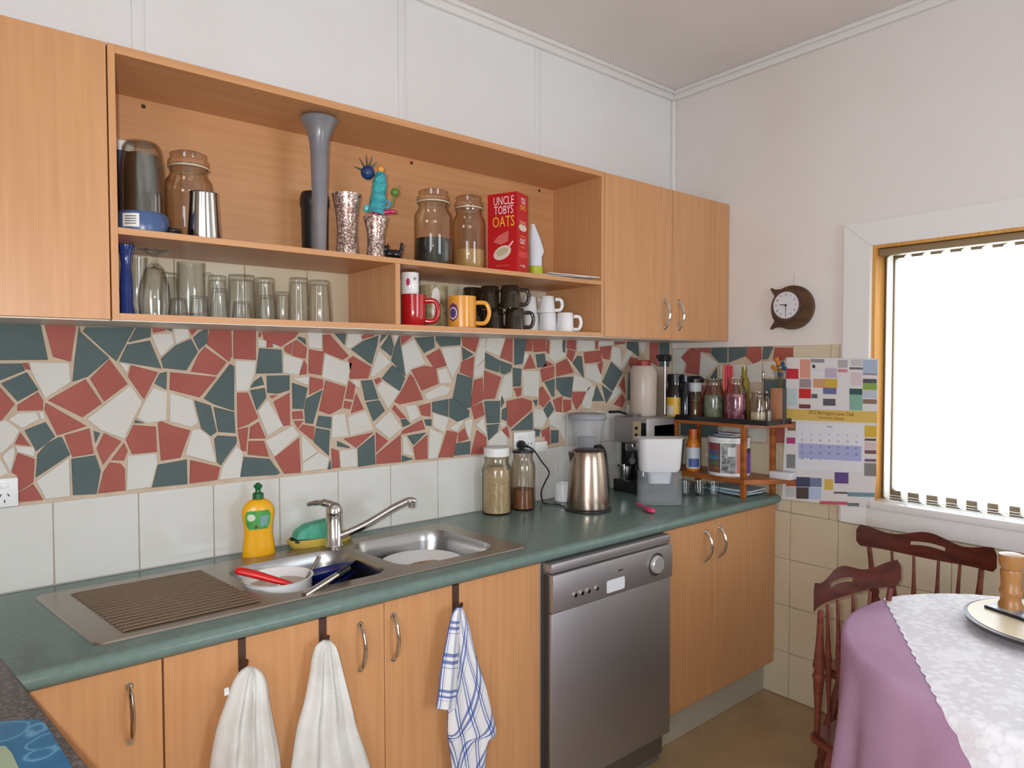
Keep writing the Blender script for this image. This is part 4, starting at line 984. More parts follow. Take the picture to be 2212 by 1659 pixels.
for (px, y), lb, lt in zip(spots, names_b, names_t):
    _, P, r, H = mug(lb, px, y, ZL, 655, 44, SMOK, inv=True, taper=.9, group='smoked glass mugs in two layers', name='smoked_mug', H=.082)
    _, P2, r2, H2 = mug(lt, px-10, y, ZL+H+.0006, 603, 44, SMOK, inv=True, taper=.9, group='smoked glass mugs in two layers', name='smoked_mug', H=.082)
wl = [(1146, -.10, 'white mug at the bottom of the stack beside the smoked mugs'), (1184, -.16, 'white mug at the bottom of the second white stack'), (1221, -.215, 'single white mug with its handle towards the shelf end')]
for i, (px, y, lb) in enumerate(wl):
    _, P, r, H = mug(lb, px, y, ZL, 665, 40 if i < 2 else 38, WHITEC, inv=True, taper=.9, group='white mugs at the shelf end', H=.078)
    if i < 2: mug(['white mug on top of the stack beside the smoked mugs', 'white mug on top of the second white stack'][i], px-2, y, ZL+H+.0006, 632, 36, WHITEC, inv=True, taper=.8, group='white mugs at the shelf end', H=.066)
# ================================================================ things on the worktop
ZW = .9004
def basex(px, x, z):
    py = 900.0
    for _ in range(6):
        P = on(px, py, 0, x); P.z = z; py = pr(P)[1]
    return Vector((x, on(px, py, 0, x).y, z))
ANG = atan2(RGT.y, RGT.x)
# --- washing-up liquid
P = base(559, -.078, ZW); k = K(P); H = hgt(559, 1043, -.078, ZW)
t = thing('detergent_bottle', 'yellow washing-up liquid bottle with green cap and green label by the tiles', 'bottle', P, -.12)
YEL = mat('yellow_plastic', (232, 168, 20), .3)
bp_ = [(0, 0), (33, 0), (35, .015), (33, .12), (29.5, .32), (30, .42), (33.5, .56), (34, .64), (29, .71), (20, .76), (12, .785), (0, .785)]
SYD = .5
part('bottle', lathe(B(), [(r*k, h*H) for r, h in bp_], 36, sy=SYD), YEL, t, 50)
part('cap', lathe(B(), [(0, .786*H), (11*k, .786*H), (11.5*k, .79*H), (11*k, .86*H), (6*k, .875*H), (5*k, .91*H), (9*k, .95*H), (9*k, .97*H), (5*k, .985*H), (4*k, H), (0, H)], 24), mat('green_cap', (22, 96, 46), .35), t, 40)
def radius_at(h):
    for (r0, h0), (r1, h1) in zip(bp_, bp_[1:]):
        if h0 <= h <= h1 and h1 > h0: return r0+(r1-r0)*(h-h0)/(h1-h0)
    return 30
def label_patch(a0, a1, h0, h1, m, name, off=.0006, n=10, shape=disc):
    bm = B(); rows = []
    for j in range(n+1):
        row = []
        for i in range(n+1):
            uu, vv = shape(i/n, j/n) if shape else (i/n, j/n)
            hh = h0+(h1-h0)*vv; aa = a0+(a1-a0)*uu; r = radius_at(hh)*k+off
            row.append(bm.verts.new((r*cos(aa), (r*SYD+off*.5)*sin(aa), hh*H)))
        rows.append(row)
    for j in range(n):
        for i in range(n): bm.faces.new((rows[j][i], rows[j][i+1], rows[j+1][i+1], rows[j+1][i]))
    return part(name, bm, m, t, 60, recalc=False)
rr = lambda u, v: (.5+.5*(2*u-1)*(1-.25*abs(2*v-1)**3), v)
lb_ = label_patch(-2.6, -.8, .385, .64, mat('label_green', (96, 172, 84), .4, c2=(60, 140, 70), nscale=40), 'label', shape=rr)
label_patch(-2.4, -1.85, .5, .6, mat('label_pale', (208, 214, 190), .4), 'label_flash', .001)
label_patch(-1.55, -1.05, .43, .57, mat('label_bluegrey', (126, 160, 164), .4), 'label_picture', .001, shape=None)
label_patch(-1.95, -1.7, .395, .44, mat('label_brown', (104, 62, 40), .4), 'label_fruit', .001)
# --- soap dish with sponge
P = base(694, -.075, ZW); k = K(P)
t = thing('soap_dish', 'shallow yellow oval dish holding a sponge behind the tap', 'dish', P, -.03)
a_, b_ = .115, .043
dp = [(0, 0), (.80, 0), (.86, .003), (1, .030), (.965, .030), (.83, .007), (0, .006)]
part('dish', lathe(B(), [(r*a_, z) for r, z in dp], 40, sy=b_/a_), mat('yellow_ceramic', (214, 182, 84), .25), t, 40)
sp = thing('dish_sponge', 'green sponge with dark scouring base lying in the yellow dish', 'sponge', P+Vector((-.028, 0, .008)), -.03)
M_ = Matrix.Rotation(.10, 4, 'Y')
part('scourer', box(B(), -.068, .066, -.028, .028, .008, .018, .003, M=M_), mat('scourer_dark', (30, 40, 38), .9), sp, 40)
bm = B(); prism(bm, [(-.064, .0185), (.062, .0185), (.062, .066), (.048, .076), (-.030, .060), (-.058, .040)], -.026, .026, lambda u, v, h: (u, h, v))
bmesh.ops.bevel(bm, geom=bm.edges[:], offset=.003, segments=2, affect='EDGES')
for v in bm.verts: v.co = M_ @ v.co
part('foam', bm, mat('foam_green', (96, 178, 148), .9, c2=(80, 160, 132), nscale=60, bump=.5, bscale=300), sp, 50)
# --- pantry jars
OATM = mat('rolled_oats', (206, 188, 156), .8, c2=(178, 156, 122), nscale=220, bump=.4, bscale=250)
jar('large jar of rolled oats with white lid beside the power outlet', 1073, -.075, ZW, 966, 64, content='oats', ccol=OATM, clevel=.70, lidm=WHITEP, lidh=.13, neck=.80, name='oats_jar')
jar('part-filled brown sugar jar with black lid under the plug', 1130, -.085, ZW, 972, 52, content='sugar', ccol=mat('brown_sugar', (142, 92, 58), .8, c2=(120, 76, 46), nscale=150), clevel=.34, lidm=BLACKP, lidh=.04, neck=.8, name='sugar_jar')
# --- plug and flex
pc = on(1127, 961, 1, -.03)
pg = thing('kettle_plug', 'round black plug and flex running from the outlet down to the kettle', 'plug', (pc.x, -.0145, pc.z))
part('plug', lathe(B(), [(0, 0), (.016, 0), (.018, .004), (.018, .02), (.014, .026), (0, .027)], 20, M=RX), BLACKP, pg, 40)
pth = [on(1127, 961, 1, -.04), on(1150, 970, 1, -.045), on(1170, 997, 1, -.045), on(1186, 1020, 1, -.05), on(1178, 1040, 1, -.05), on(1169, 1062, 1, -.055), on(1172, 1082, 2, ZW+.006), on(1180, 1088, 2, ZW+.004), on(1203, 1089, 2, ZW+.004), on(1219, 1094, 2, ZW+.004)]
bm = B(); pp_ = spline([p-Vector(pg.location) for p in pth], 6)
tube(bm, pp_, [.007]*4+[.004]*4+[.003]*(len(pp_)-8), 8); part('flex', bm, BLACKP, pg, 60)
# --- kettle
KP = Vector((2.206, -.262, ZW)); k = K(KP)
ket = thing('kettle', 'brushed steel jug kettle with black lid and handle on a round base', 'kettle', KP)
H = hgt(1268, 968, KP.y, ZW)
part('base_ring', lathe(B(), [(0, 0), (48*k, 0), (50*k, .003), (50*k, .008), (46*k, .012), (0, .012)], 36), mat('base_dark', (44, 38, 34), .35), ket, 40)
KST = mat('kettle_steel', (182, 164, 148), .26, 1.0, bump=.03, nscale=3, stretch=(1, 1, 80))
part('body', lathe(B(), [(0, .0125), (46*k, .0125), (46.5*k, .018), (45*k, .06), (42*k, H*.55), (38*k, H*.82), (35*k, H*.93), (34*k, H*.95), (0, H*.95)], 40), KST, ket, 40)
part('lid', lathe(B(), [(34*k, H*.951), (34*k, H*.965), (28*k, H*.985), (10*k, H), (0, H)], 36), mat('lid_brown_black', (46, 32, 26), .3), ket, 40)
d = (Vector((RGT.x, RGT.y, 0))*.62+Vector((FWD.x, FWD.y, 0))*.78).normalized()
bm = B(); tube(bm, spline([d*30*k+Vector((0, 0, H*.965)), d*50*k+Vector((0, 0, H*.96)), d*64*k+Vector((0, 0, H*.8)), d*62*k+Vector((0, 0, H*.45)), d*52*k+Vector((0, 0, H*.2)), d*43*k+Vector((0, 0, H*.18))], 5), .0105, 10, flat=1.4)
part('handle', bm, BLACKP, ket, 50)
bm = B(); s_ = -Vector(RGT)
prism(bm, [(-12*k, H*.94), (12*k, H*.94), (0, H*.78)], 32*k, 44*k, lambda u, v, h: s_*(h-(H*.94-v)*.22)+Vector((s_.y, -s_.x, 0))*u+Vector((0, 0, v)))
part('spout', bm, KST, ket)
# --- white cup behind the kettle
mug('plain white cup half hidden behind the kettle', 1216, -.075, ZW, 1043, 36, WHITEC, ha=.9)
# --- blender behind the kettle
P = base(1268, -.085, ZW); k = K(P); H = hgt(1268, 893, -.085, ZW)
t = thing('bench_blender', 'bench blender with clear goblet and grey lid standing behind the kettle', 'blender', P)
part('motor_base', lathe(B(), [(0, 0), (42*k, 0), (44*k, .01), (34*k, H*.42), (26*k, H*.46), (0, H*.46)], 28), mat('blender_grey', (150, 150, 152), .35), t, 40)
gp = [(0, H*.462), (24*k, H*.462), (26*k, H*.5), (38*k, H*.93), (36*k, H*.93), (24*k, H*.51), (0, H*.50)]
part('goblet', lathe(B(), gp, 28), frosted('goblet_plastic', (206, 208, 212), .2), t, 40)
part('blade_insert', lathe(B(), [(0, H*.505), (16*k, H*.51), (22*k, H*.72), (0, H*.72)], 10), mat('insert_grey', (120, 120, 128), .4), t, 40)
part('lid', lathe(B(), [(0, H*.931), (40*k, H*.931), (41*k, H*.94), (41*k, H*.975), (37*k, H), (0, H)], 28), mat('lid_grey', (150, 152, 158), .4), t, 40)
# --- espresso machine in the corner
em = thing('espresso_machine', 'steel espresso machine with black brewing bay in the corner behind the filter jug', 'coffee machine', (2.60, -.14, ZW))
hz_ = .34
boxo('body', (.05, .20, -.095, .095, 0, hz_-.03), mat('em_side', (96, 92, 90), .3, .8), em, .004)
tpn = boxo('top_housing', (0, .20, -.095, .095, hz_-.115, hz_), STEELF, em, .006)
boxo('drip_tray', (-.01, .05, -.09, .09, 0, .055), mat('tray_dark', (60, 60, 60), .3, .7), em, .004)
boxo('bay_back', (.045, .0495, -.09, .09, .055, hz_-.116), BLACKG, em)
boxo('knob_panel', (-.003, .0, -.06, -.02, hz_-.1, hz_-.015), mat('panel_cream', (198, 176, 140), .3, .3), tpn)
for z_ in (hz_-.045, hz_-.075):
    part('button', lathe(B(), [(0, .006), (.007, .005), (.008, 0), (0, 0)], 12, M=Matrix.Translation((-.003, -.04, z_)) @ Matrix.Rotation(-pi/2, 4, 'Y')), BLACKP, tpn, 40)
boxo('display', (-.002, .0, -.092, -.066, hz_-.1, hz_-.02), BLACKG, tpn)
bm = B(); lathe(bm, [(0, hz_-.15), (.03, hz_-.15), (.034, hz_-.145), (.034, hz_-.116), (0, hz_-.116)], 20, (.02, 0, 0)); part('group_head', bm, CHROME, em, 40)
bm = B(); tube(bm, [(.02, 0, hz_-.165), (-.05, -.06, hz_-.175), (-.09, -.09, hz_-.178)], [.012, .012, .014], 10); lathe(bm, [(0, hz_-.185), (.026, hz_-.18), (.03, hz_-.151), (0, hz_-.151)], 18, (.02, 0, 0)); part('filter_holder', bm, BLACKP, em, 50)
bm = B(); tube(bm, [(.012, -.07, hz_-.116), (.0, -.075, hz_-.2), (-.004, -.08, .085)], .004, 8); part('steam_wand', bm, CHROME, em, 50)
lathe_cup = lathe(B(), shell([(0, 0), (.026, 0), (.028, .004), (.034, .06), (.034, .063)], .0015), 20, (.015, .045, .0555)); part('steel_jug', lathe_cup, CHROME, em, 40)
# black saucepan-type handle lying on the machine edge
P = basex(1325, 2.64, ZW+hz_+.001)
t = thing('small_frypan', 'small steel pan with black handle lying on the espresso machine top', 'pan', Vector((2.655, -.115, ZW+hz_+.0006)))
part('pan', lathe(B(), shell([(0, 0), (.03, 0), (.036, .012), (.037, .013)], .0015), 24), CHROME, t, 40)
d = -Vector(RGT)
bm = B(); tube(bm, [d*.034+Vector((0, 0, .012)), d*.065+Vector((0, 0, .022)), d*.115+Vector((0, 0, .02))], [.006, .008, .009], 8, flat=.7); part('handle', bm, BLACKP, t, 50)
# tall translucent canister with red lid
P = Vector((2.735, -.105, ZW+hz_+.0006)); k = K(P)
t = thing('tall_canister', 'tall frosted plastic canister with red lid on top of the espresso machine', 'canister', P)
H = on(1385, 778, 0, 2.735).z-P.z
part('body', lathe(B(), [(0, 0), (.058, 0), (.060, .004), (.063, H*.8), (.05, H*.9), (0, H*.9)], 28), mat('frosted_plastic', (188, 172, 158), .35), t, 40)
part('lid', lathe(B(), [(0, H*.901), (.034, H*.901), (.032, H*.985), (.028, H), (0, H)], 24), mat('lid_red', (150, 44, 34), .4), t, 40)
bm = B(); p0 = Vector((.055, -.03, 0))
tube(bm, [p0+Vector((.02, -.035, H*.02)), p0+Vector((.02, -.035, H*1.0))], .004, 8); o = part('pump_tube', bm, CHROME, t, 50)
bm = B(); box(bm, .045, .10, -.085, -.045, H*.98, H*1.10, .006); box(bm, .02, .05, -.075, -.055, H*1.03, H*1.09, .004); part('pump_head', bm, BLACKP, t, 40)
# coffee jar with yellow label
P = Vector((2.925, -.143, ZW+.3209)); k = K(P); H = on(1448, 808, 0, 2.925).z-P.z
t = thing('coffee_jar', 'dark glass coffee jar with yellow label and black lid beside the frosted canister', 'jar', P)
part('jar_body', lathe(B(), [(0, 0), (.042, 0), (.045, .005), (.045, H*.6), (.036, H*.74), (.036, H*.8), (0, H*.8)], 28), mat('dark_jar', (38, 34, 30), .1, coat=.5), t, 40)
part('lid', lathe(B(), [(0, H*.801), (.039, H*.801), (.039, H*.99), (.036, H), (0, H)], 28), BLACKP, t, 40)
a = atan2((CAM-P).y, (CAM-P).x)
l_ = wrap_patch(t, .0456, a-1.1, a+1.1, H*.05, H*.48, mat('label_yellow', (218, 168, 44), .4), 'label')
wrap_patch(t, .0462, a-1.0, a-.2, H*.08, H*.30, mat('label_white', (214, 206, 190), .4), 'label_panel')
# --- water filter jug
FP_ = Vector((2.508, -.378, ZW)); k = K(FP_)
t = thing('filter_jug', 'white water filter jug with clear lower half in front of the espresso machine', 'jug', FP_, ANG)
H = hgt(1425, 945, FP_.y, ZW)
def rr_loft(bm, rows, r):
    prev = None
    for x0, x1, y0, y1, z in rows:
        ring = [bm.verts.new((x, y, z)) for x, y in rrect(x0, x1, y0, y1, r, 4)]
        if prev:
            for i in range(len(ring)): bm.faces.new((prev[i], prev[(i+1) % len(ring)], ring[(i+1) % len(ring)], ring[i]))
        else: bm.faces.new(ring)
        prev = ring
    bm.faces.new(prev); return bm
PL = frosted('jug_plastic', (200, 204, 210), .2)
part('lower_jug', rr_loft(B(), [(-43*k, 42*k, -.038, .038, 0), (-47*k, 47*k, -.046, .046, .004), (-46*k, 46*k, -.045, .045, H*.5)], .03), PL, t, 40)
part('hopper', rr_loft(B(), [(-42*k, 40*k, -.04, .04, H*.5005), (-44*k, 43*k, -.046, .046, H*.56), (-47*k, 47*k, -.05, .05, H*.985)], .03), mat('hopper_white', (216, 214, 216), .35), t, 40)
part('filter_cartridge', rr_loft(B(), [(-24*k, 22*k, -.025, .025, H*.32), (-26*k, 25*k, -.028, .028, H*.498)], .018), mat('cartridge', (206, 208, 214), .35), t, 40)
part('rim', rr_loft(B(), [(-48*k, 48*k, -.052, .052, H*.9855), (-51*k, 50*k, -.054, .054, H)], .03), WHITEP, t, 40)
bm = B(); tube(bm, spline([(20*k, .05, H*.95), (26*k, .068, H*.93), (26*k, .07, H*.7), (20*k, .047, H*.6)], 5), .007, 8); part('handle', bm, WHITEP, t, 50)
# --- pink scoop
P0, P1 = on(1374, 1087, 2, ZW+.010), on(1412, 1105, 2, ZW+.010)
bm = B(); tube(bm, spline([P0, P0.lerp(P1, .35), P0.lerp(P1, .7), P1], 4), [.006, .007, .008, .008, .008, .009, .011, .014, .017, .018, .018, .015, .008], 10, flat=.55)
for v in bm.verts: v.co -= P0
o = part('pink_scoop', bm, mat('pink_plastic', (206, 62, 104), .3), None, 60); o.location = P0; tag(o, 'pink plastic spoon lying on the worktop in front of the filter jug', 'spoon')

# ================================================================ small wooden rack
RKW = mat('honey_timber', (170, 100, 44), .4, c2=(140, 76, 30), nscale=3, stretch=(4, 4, 14))
rk = thing('timber_rack', 'small two-tier honey timber rack against the window wall', 'rack', (2.97, -.36, ZW))
def rl(x, y): return x-2.97, y+.36
shp = [(2.866, -.095), (2.866, -.548), (2.93, -.60), (3.06, -.668), (3.074, -.66), (3.074, -.095)]
for z0, z1 in ((.0622, .0822), (.3055, .3205)):
    prism_b = prism(B(), [rl(*p) for p in shp], z0, z1, lambda u, v, h: (u, v, h)); part('shelf', prism_b, RKW, rk)
for x, y in ((2.877, -.538), (2.877, -.178), (3.062, -.178), (3.062, -.568)):
    a_, b_ = rl(x, y)
    part('post', box(B(), a_-.0105, a_+.0105, b_-.0105, b_+.0105, 0, .062, .001), RKW, rk, 40)
    part('post', box(B(), a_-.0105, a_+.0105, b_-.0105, b_+.0105, .0824, .3053, .001), RKW, rk, 40)
ZT2 = ZW+.3209
tr = thing('black_tray', 'black plastic tray with raised rim on top of the timber rack', 'tray', (2.967, -.415, ZT2))
bm = B(); box(bm, -.096, .104, -.235, .225, 0, .004)
for (x0, x1, y0, y1) in ((-.10, -.094, -.237, .227), (.102, .108, -.237, .227), (-.094, .102, -.237, -.231), (-.094, .102, .221, .227)): box(bm, x0, x1, y0, y1, 0, .022)
part('tray', bm, BLACKP, tr)
ZY = ZT2+.0045
def xjar(label, px, x, pytop, wpx, **kw):
    P = basex(px, x, ZY); y = P.y; k = K(P); H = on(px, pytop, 0, x).z-ZY
    return P, k, H, wpx*k/2
def tjar(label, px, x, pytop, wpx, m, content, fill=.6, cap=None, caph=.12, name='glass_jar', neck=.74):
    P, k, H, r = xjar(label, px, x, pytop, wpx); t = thing(name, label, 'jar', P)
    hb = H*(1-caph) if cap else H
    part('jar_body', lathe(B(), shell([(0, 0), (r*.94, 0), (r, H*.04), (r, hb*.68), (r*neck, hb*.82), (r*neck, hb*.93), (r*(neck+.06), hb*.96), (r*(neck+.06), hb)], .002), 24), JARG, t, 40)
    part(content, lathe(B(), [(0, .005), (r-.004, .005), (r-.004, hb*fill*.95), (0, hb*fill)], 20), m, t, 40)
    if cap: part('lid', lathe(B(), [(0, hb+.0004), (r*(neck+.1), hb+.0004), (r*(neck+.1), H), (0, H)], 20), cap, t, 40)
    return t
P, k, H, r = xjar('', 1480, 2.915, 812, 22)
o = part('sauce_bottle', lathe(B(), [(0, 0), (r, 0), (r, H*.6), (r*.5, H*.78), (r*.45, H*.84), (r*.7, H*.86), (r*.7, H), (0, H)], 20), mat('dark_bottle', (20, 22, 34), .1, coat=.5), None, 40); o.location = P
tag(o, 'dark slim bottle on the tray end closest to the coffee jar', 'bottle')
P, k, H, r = xjar('', 1502, 2.985, 812, 36)
t = thing('spice_grinder', 'spice grinder jar with white collar and black top on the tray', 'grinder', P)
part('jar_body', lathe(B(), shell([(0, 0), (r*.9, 0), (r*.9, H*.45), (r*.6, H*.56), (r*.6, H*.62)], .0018), 20), JARG, t, 40)
part('spice', lathe(B(), [(0, .004), (r*.84, .004), (r*.84, H*.36), (0, H*.38)], 18), mat('spice_brown', (124, 84, 58), .8), t, 40)
part('collar', lathe(B(), [(0, H*.625), (r*.72, H*.625), (r*.8, H*.84), (0, H*.84)], 20), mat('collar_white', (206, 210, 216), .3), t, 40)
part('top', lathe(B(), [(0, H*.845), (r, H*.845), (r, H*.93), (r*.6, H), (0, H)], 20), BLACKP, t, 40)
TEALC = mat('teal_salts', (92, 122, 118), .8, c2=(158, 164, 140), nscale=60)
tjar('clear jar of teal bath salts on the black tray', 1541, 2.945, 818, 44, TEALC, 'bath_salts', .62)
PURP = mat('lolly_pink', (196, 128, 160), .5, c2=(112, 48, 84), nscale=40, contrast=(.42, .56))
tjar('clear jar of pink and purple wrapped sweets on the black tray', 1589, 2.945, 816, 46, PURP, 'sweets', .66)
tjar('low clear jar with white scoop of sugar on the black tray', 1638, 2.955, 846, 38, mat('sugar_white', (214, 202, 186), .8), 'sugar', .35)
# bag of candles behind
P, k, H, r = xjar('', 1572, 3.03, 786, 30)
t = thing('candle_bundle', 'upright bundle of pink and red candles behind the jars', 'candles', P)
for i, (dx, c) in enumerate(((-.022, (214, 118, 100)), (-.009, (206, 70, 84)), (.004, (212, 62, 92)), (.017, (196, 58, 60)))):
    part('candle', lathe(B(), [(0, 0), (.0062, 0), (.0062, H*(.97-.02*(i % 2))), (0, H*(1-.02*(i % 2)))], 10, (0, -dx, 0)), mat('candle_%d' % i, c, .5), t, 40)
P, k, H, r = xjar('', 1607, 3.04, 792, 22)
o = part('olive_bottle', lathe(B(), [(0, 0), (r, 0), (r, H*.7), (r*.5, H*.85), (r*.5, H), (0, H)], 16), mat('olive_glass', (136, 120, 40), .15), None, 40); o.location = P
tag(o, 'olive yellow bottle between the candles and the cruet', 'bottle')
# chrome cruet with shakers
P, k, H, r = xjar('', 1648, 3.02, 800, 40)
t = thing('chrome_cruet', 'chrome cruet stand with ball-topped shakers on the tray', 'cruet', P)
part('stand', lathe(B(), [(0, 0), (.026, 0), (.026, .004), (.004, .006), (.0035, H*.8), (.008, H*.84), (.003, H*.9), (.006, H*.97), (0, H)], 16), CHROME, t, 40)
for s in (-1, 1):
    bm = B(); lathe(bm, [(0, .006), (.012, .006), (.013, H*.4), (.009, H*.5), (0, H*.5)], 14, (0, s*.017, 0)); ball(bm, (0, s*.017, H*.56), .010, 12); part('shaker', bm, CHROME, t, 40)
# striped tin + timber block
P = basex(1660, 2.90, ZY)
o = part('striped_tin', lathe(B(), [(0, 0), (.013, 0)]+[(.013 if i % 2 else .0122, .006+.008*i) for i in range(8)]+[(0, .07)], 18), mat('tin_stripe', (150, 140, 130), .3, .6, c2=(60, 50, 46), nscale=1.2, stretch=(.01, .01, 120)), None, 40); o.location = P
tag(o, 'small ribbed metal tin beside the timber block', 'tin')
P = basex(1680, 3.0, ZY)
H = on(1680, 838, 0, 3.0).z-ZY
t = thing('timber_block', 'upright reddish timber block at the tray corner next to the calendar', 'block', P, .2)
boxo('block', (-.02, .02, -.026, .026, 0, H), mat('block_wood', (164, 110, 76), .5, c2=(140, 90, 60), nscale=5, stretch=(10, 10, 1)), t, .003)
boxo('dark_face', (-.02, .02, -.0295, -.0262, 0, H), mat('block_dark', (66, 64, 62), .5), t)
# dried flowers
P = Vector((3.05, -.605, ZY))
t = thing('dried_flowers', 'small bunch of orange and blue dried flowers in a narrow vase against the mosaic', 'flowers', P)
FLH = on(1675, 772, 0, 3.05).z-ZY
part('vase', lathe(B(), [(0, 0), (.014, 0), (.016, .03), (.009, .09), (.011, .1), (0, .1)], 14), mat('flower_vase', (96, 70, 60), .3), t, 40)
random.seed(3)
for i in range(13):
    a = random.uniform(0, 6.28); rr_ = random.uniform(.004, .03); hh = FLH*random.uniform(.72, 1.0)
    pt = Vector((rr_*cos(a)*.5-.01, rr_*sin(a), hh))
    bm = B(); tube(bm, [(0, 0, .095), pt], .0012, 5)
    part('stem', bm, mat('dry_stem', (92, 96, 56), .7), t)
    bm = B(); nrm = 7
    for j in range(nrm):
        b_ = 2*pi*j/nrm; c = pt+Vector((0, .006*cos(b_), .006*sin(b_))); ball(bm, c, .005, 6, (.6, 1, 1))
    ball(bm, pt+Vector((-.004, 0, 0)), .0045, 6)
    part('blossom', bm, [mat('fl_orange', (206, 128, 40), .6), mat('fl_blue', (54, 74, 110), .6), mat('fl_rust', (150, 76, 44), .6)][i % 3], t, 60)
# --- lower tier
Z1 = ZW+.0826
P = basex(1497, 2.925, Z1); k = K(P); H = on(1497, 926, 0, 2.925).z-Z1; r = 15*k
t = thing('spray_bottle', 'orange capped bottle with white and blue label on the rack lower tier', 'bottle', P)
part('bottle', lathe(B(), [(0, 0), (r, 0), (r*1.03, .004), (r, H*.62), (r*.7, H*.76), (0, H*.76)], 24), mat('amber_plastic', (206, 120, 30), .3), t, 40)
part('cap', lathe(B(), [(0, H*.761), (r*.66, H*.761), (r*.62, H), (0, H)], 20), mat('cap_orange', (196, 92, 26), .35), t, 40)
a = atan2((CAM-P).y, (CAM-P).x)
wrap_patch(t, r*1.04+.0006, a-1.2, a+1.2, H*.06, H*.56, mat('lbl_white', (200, 206, 216), .4), 'label')
wrap_patch(t, r*1.04+.0012, a-.6, a+.9, H*.1, H*.3, mat('lbl_blue', (74, 92, 150), .4), 'label_band')
P = Vector((2.968, -.408, Z1)); k = K(P); H = on(1560, 945, 0, 2.9).z-Z1
t = thing('protein_tub', 'round white tub with dark photo print and colour panel on the rack lower tier', 'tub', P)
R_ = .092
part('tub', lathe(B(), [(0, 0), (R_, 0), (R_*1.01, .003), (R_, .01), (R_, H*.92), (R_*1.02, H*.93), (R_*1.02, H), (0, H)], 40), WHITEP, t, 40)
a = atan2((CAM-P).y, (CAM-P).x)
def tubp(a0, a1, z0, z1, c, nm, off=.0006, c2=None, ns=30): wrap_patch(t, R_+off, a+a0, a+a1, H*z0, H*z1, mat(nm, c, .35, c2=c2, nscale=ns), 'print')
tubp(-.35, .35, .08, .86, (64, 66, 66), 'tub_photo', .0006, (178, 180, 178), 45)
tubp(-1.25, -.4, .08, .86, (120, 84, 78), 'tub_stripes')
for i, c in enumerate(((150, 60, 72), (86, 96, 140), (74, 128, 150), (92, 120, 84), (140, 96, 60))): tubp(-1.15, -.5, .70-.14*i, .80-.14*i, c, 'tub_bar_%d' % i, .0011)
tubp(-.05, .3, .52, .76, (216, 218, 222), 'tub_white', .0011)
tubp(.36, .75, .08, .86, (188, 110, 96), 'tub_rose')
tubp(.95, 1.4, .06, .6, (108, 62, 168), 'tub_purple')
tubp(.95, 1.4, .6, .72, (44, 46, 70), 'tub_navy')
t = thing('folded_papers', 'folded papers and booklets lying across the white tub', 'papers', P+Vector((0, 0, H+.0006)))
for i, (dx, dy, w, d, rz, c) in enumerate(((0, 0, .05, .11, .1, (96, 110, 116)), (-.008, -.01, .045, .10, -.2, (206, 206, 200)), (.0, .02, .05, .08, .3, (70, 92, 140)), (-.012, -.02, .03, .1, -.1, (224, 222, 216)))):
    part('booklet', box(B(), -w, w, -d/2, d/2, 0, .004, M=Matrix.Translation((dx, dy, .0045*i)) @ Matrix.Rotation(rz, 4, 'Z')), mat('booklet_%d' % i, c, .6), t)
o = part('white_carton', box(B(), -.03, .028, -.05, .045, 0, .03, .002), mat('carton_white', (214, 214, 216), .5), None, 40); o.location = (3.03, -.632, Z1); tag(o, 'small flat white carton on the end of the rack lower tier', 'box')
# --- under the rack
for i, (px, x, w, pyt, lb) in enumerate(((1482, 2.745, 26, 1040, 'small clear tumbler beside the filter jug'), (1512, 2.80, 30, 1040, 'clear tumbler under the front of the timber rack'), (1542, 2.835, 26, 1042, 'clear tumbler closest to the magazines under the rack'))):
    P = basex(px, x, ZW); k = K(P); H = on(px, pyt, 0, x).z-ZW; r = w*k/2
    o = part('drinking_glass', lathe(B(), [(0, 0), (r*.8, 0), (r, H), (r-.002, H), (r*.8-.002, .008), (0, .007)], 24), GLASS, None, 40); o.location = P
    tag(o, lb, 'glass', 'tumblers on the worktop')
t = thing('magazine_pile', 'untidy pile of magazines and papers pushed under the timber rack', 'papers', (2.975, -.42, ZW))
for i, (dx, dy, rz, c) in enumerate(((0, 0, .1, (60, 74, 84)), (-.005, -.02, -.12, (190, 200, 206)), (.0, .02, .2, (104, 140, 168)), (.002, -.03, .05, (206, 214, 220)))):
    part('magazine', box(B(), -.07, .07, -.095, .095, 0, .006, M=Matrix.Translation((dx, dy, .007*i)) @ Matrix.Rotation(rz, 4, 'Z')), mat('mag_%d' % i, c, .5), t)

# ================================================================ dishes in the sink
BZ = .9-.149
x0, x1, y0, y1 = SB[1]
P = Vector((1.385, -.335, BZ+.001))
t = thing('dinner_plate', 'white plate resting in the right hand sink bowl with food marks', 'plate', P+Vector((0, 0, .0905)))
t.rotation_euler = (0, 0, 0)
part('plate', lathe(B(), [(0, .0), (.075, 0), (.08, .003), (.13, .018), (.131, .021), (.128, .021), (.08, .007), (0, .006)], 40), WHITEC, t, 40)
part('food_stain', lathe(B(), [(0, .0072), (.05, .0068), (.07, .0069)], 18, (.01, .0, 0), 1, .6), mat('gravy', (190, 160, 118), .4, c2=(150, 116, 78), nscale=40), t)
o = part('cereal_bowl', lathe(B(), shell([(0, 0), (.05, 0), (.054, .004), (.075, .086), (.076, .088)], .003), 32), WHITEC, None, 40); o.location = P+Vector((0, 0, -.0004))
tag(o, 'deep white bowl beneath the plate in the right hand sink bowl', 'bowl')
x0, x1, y0, y1 = SB[0]
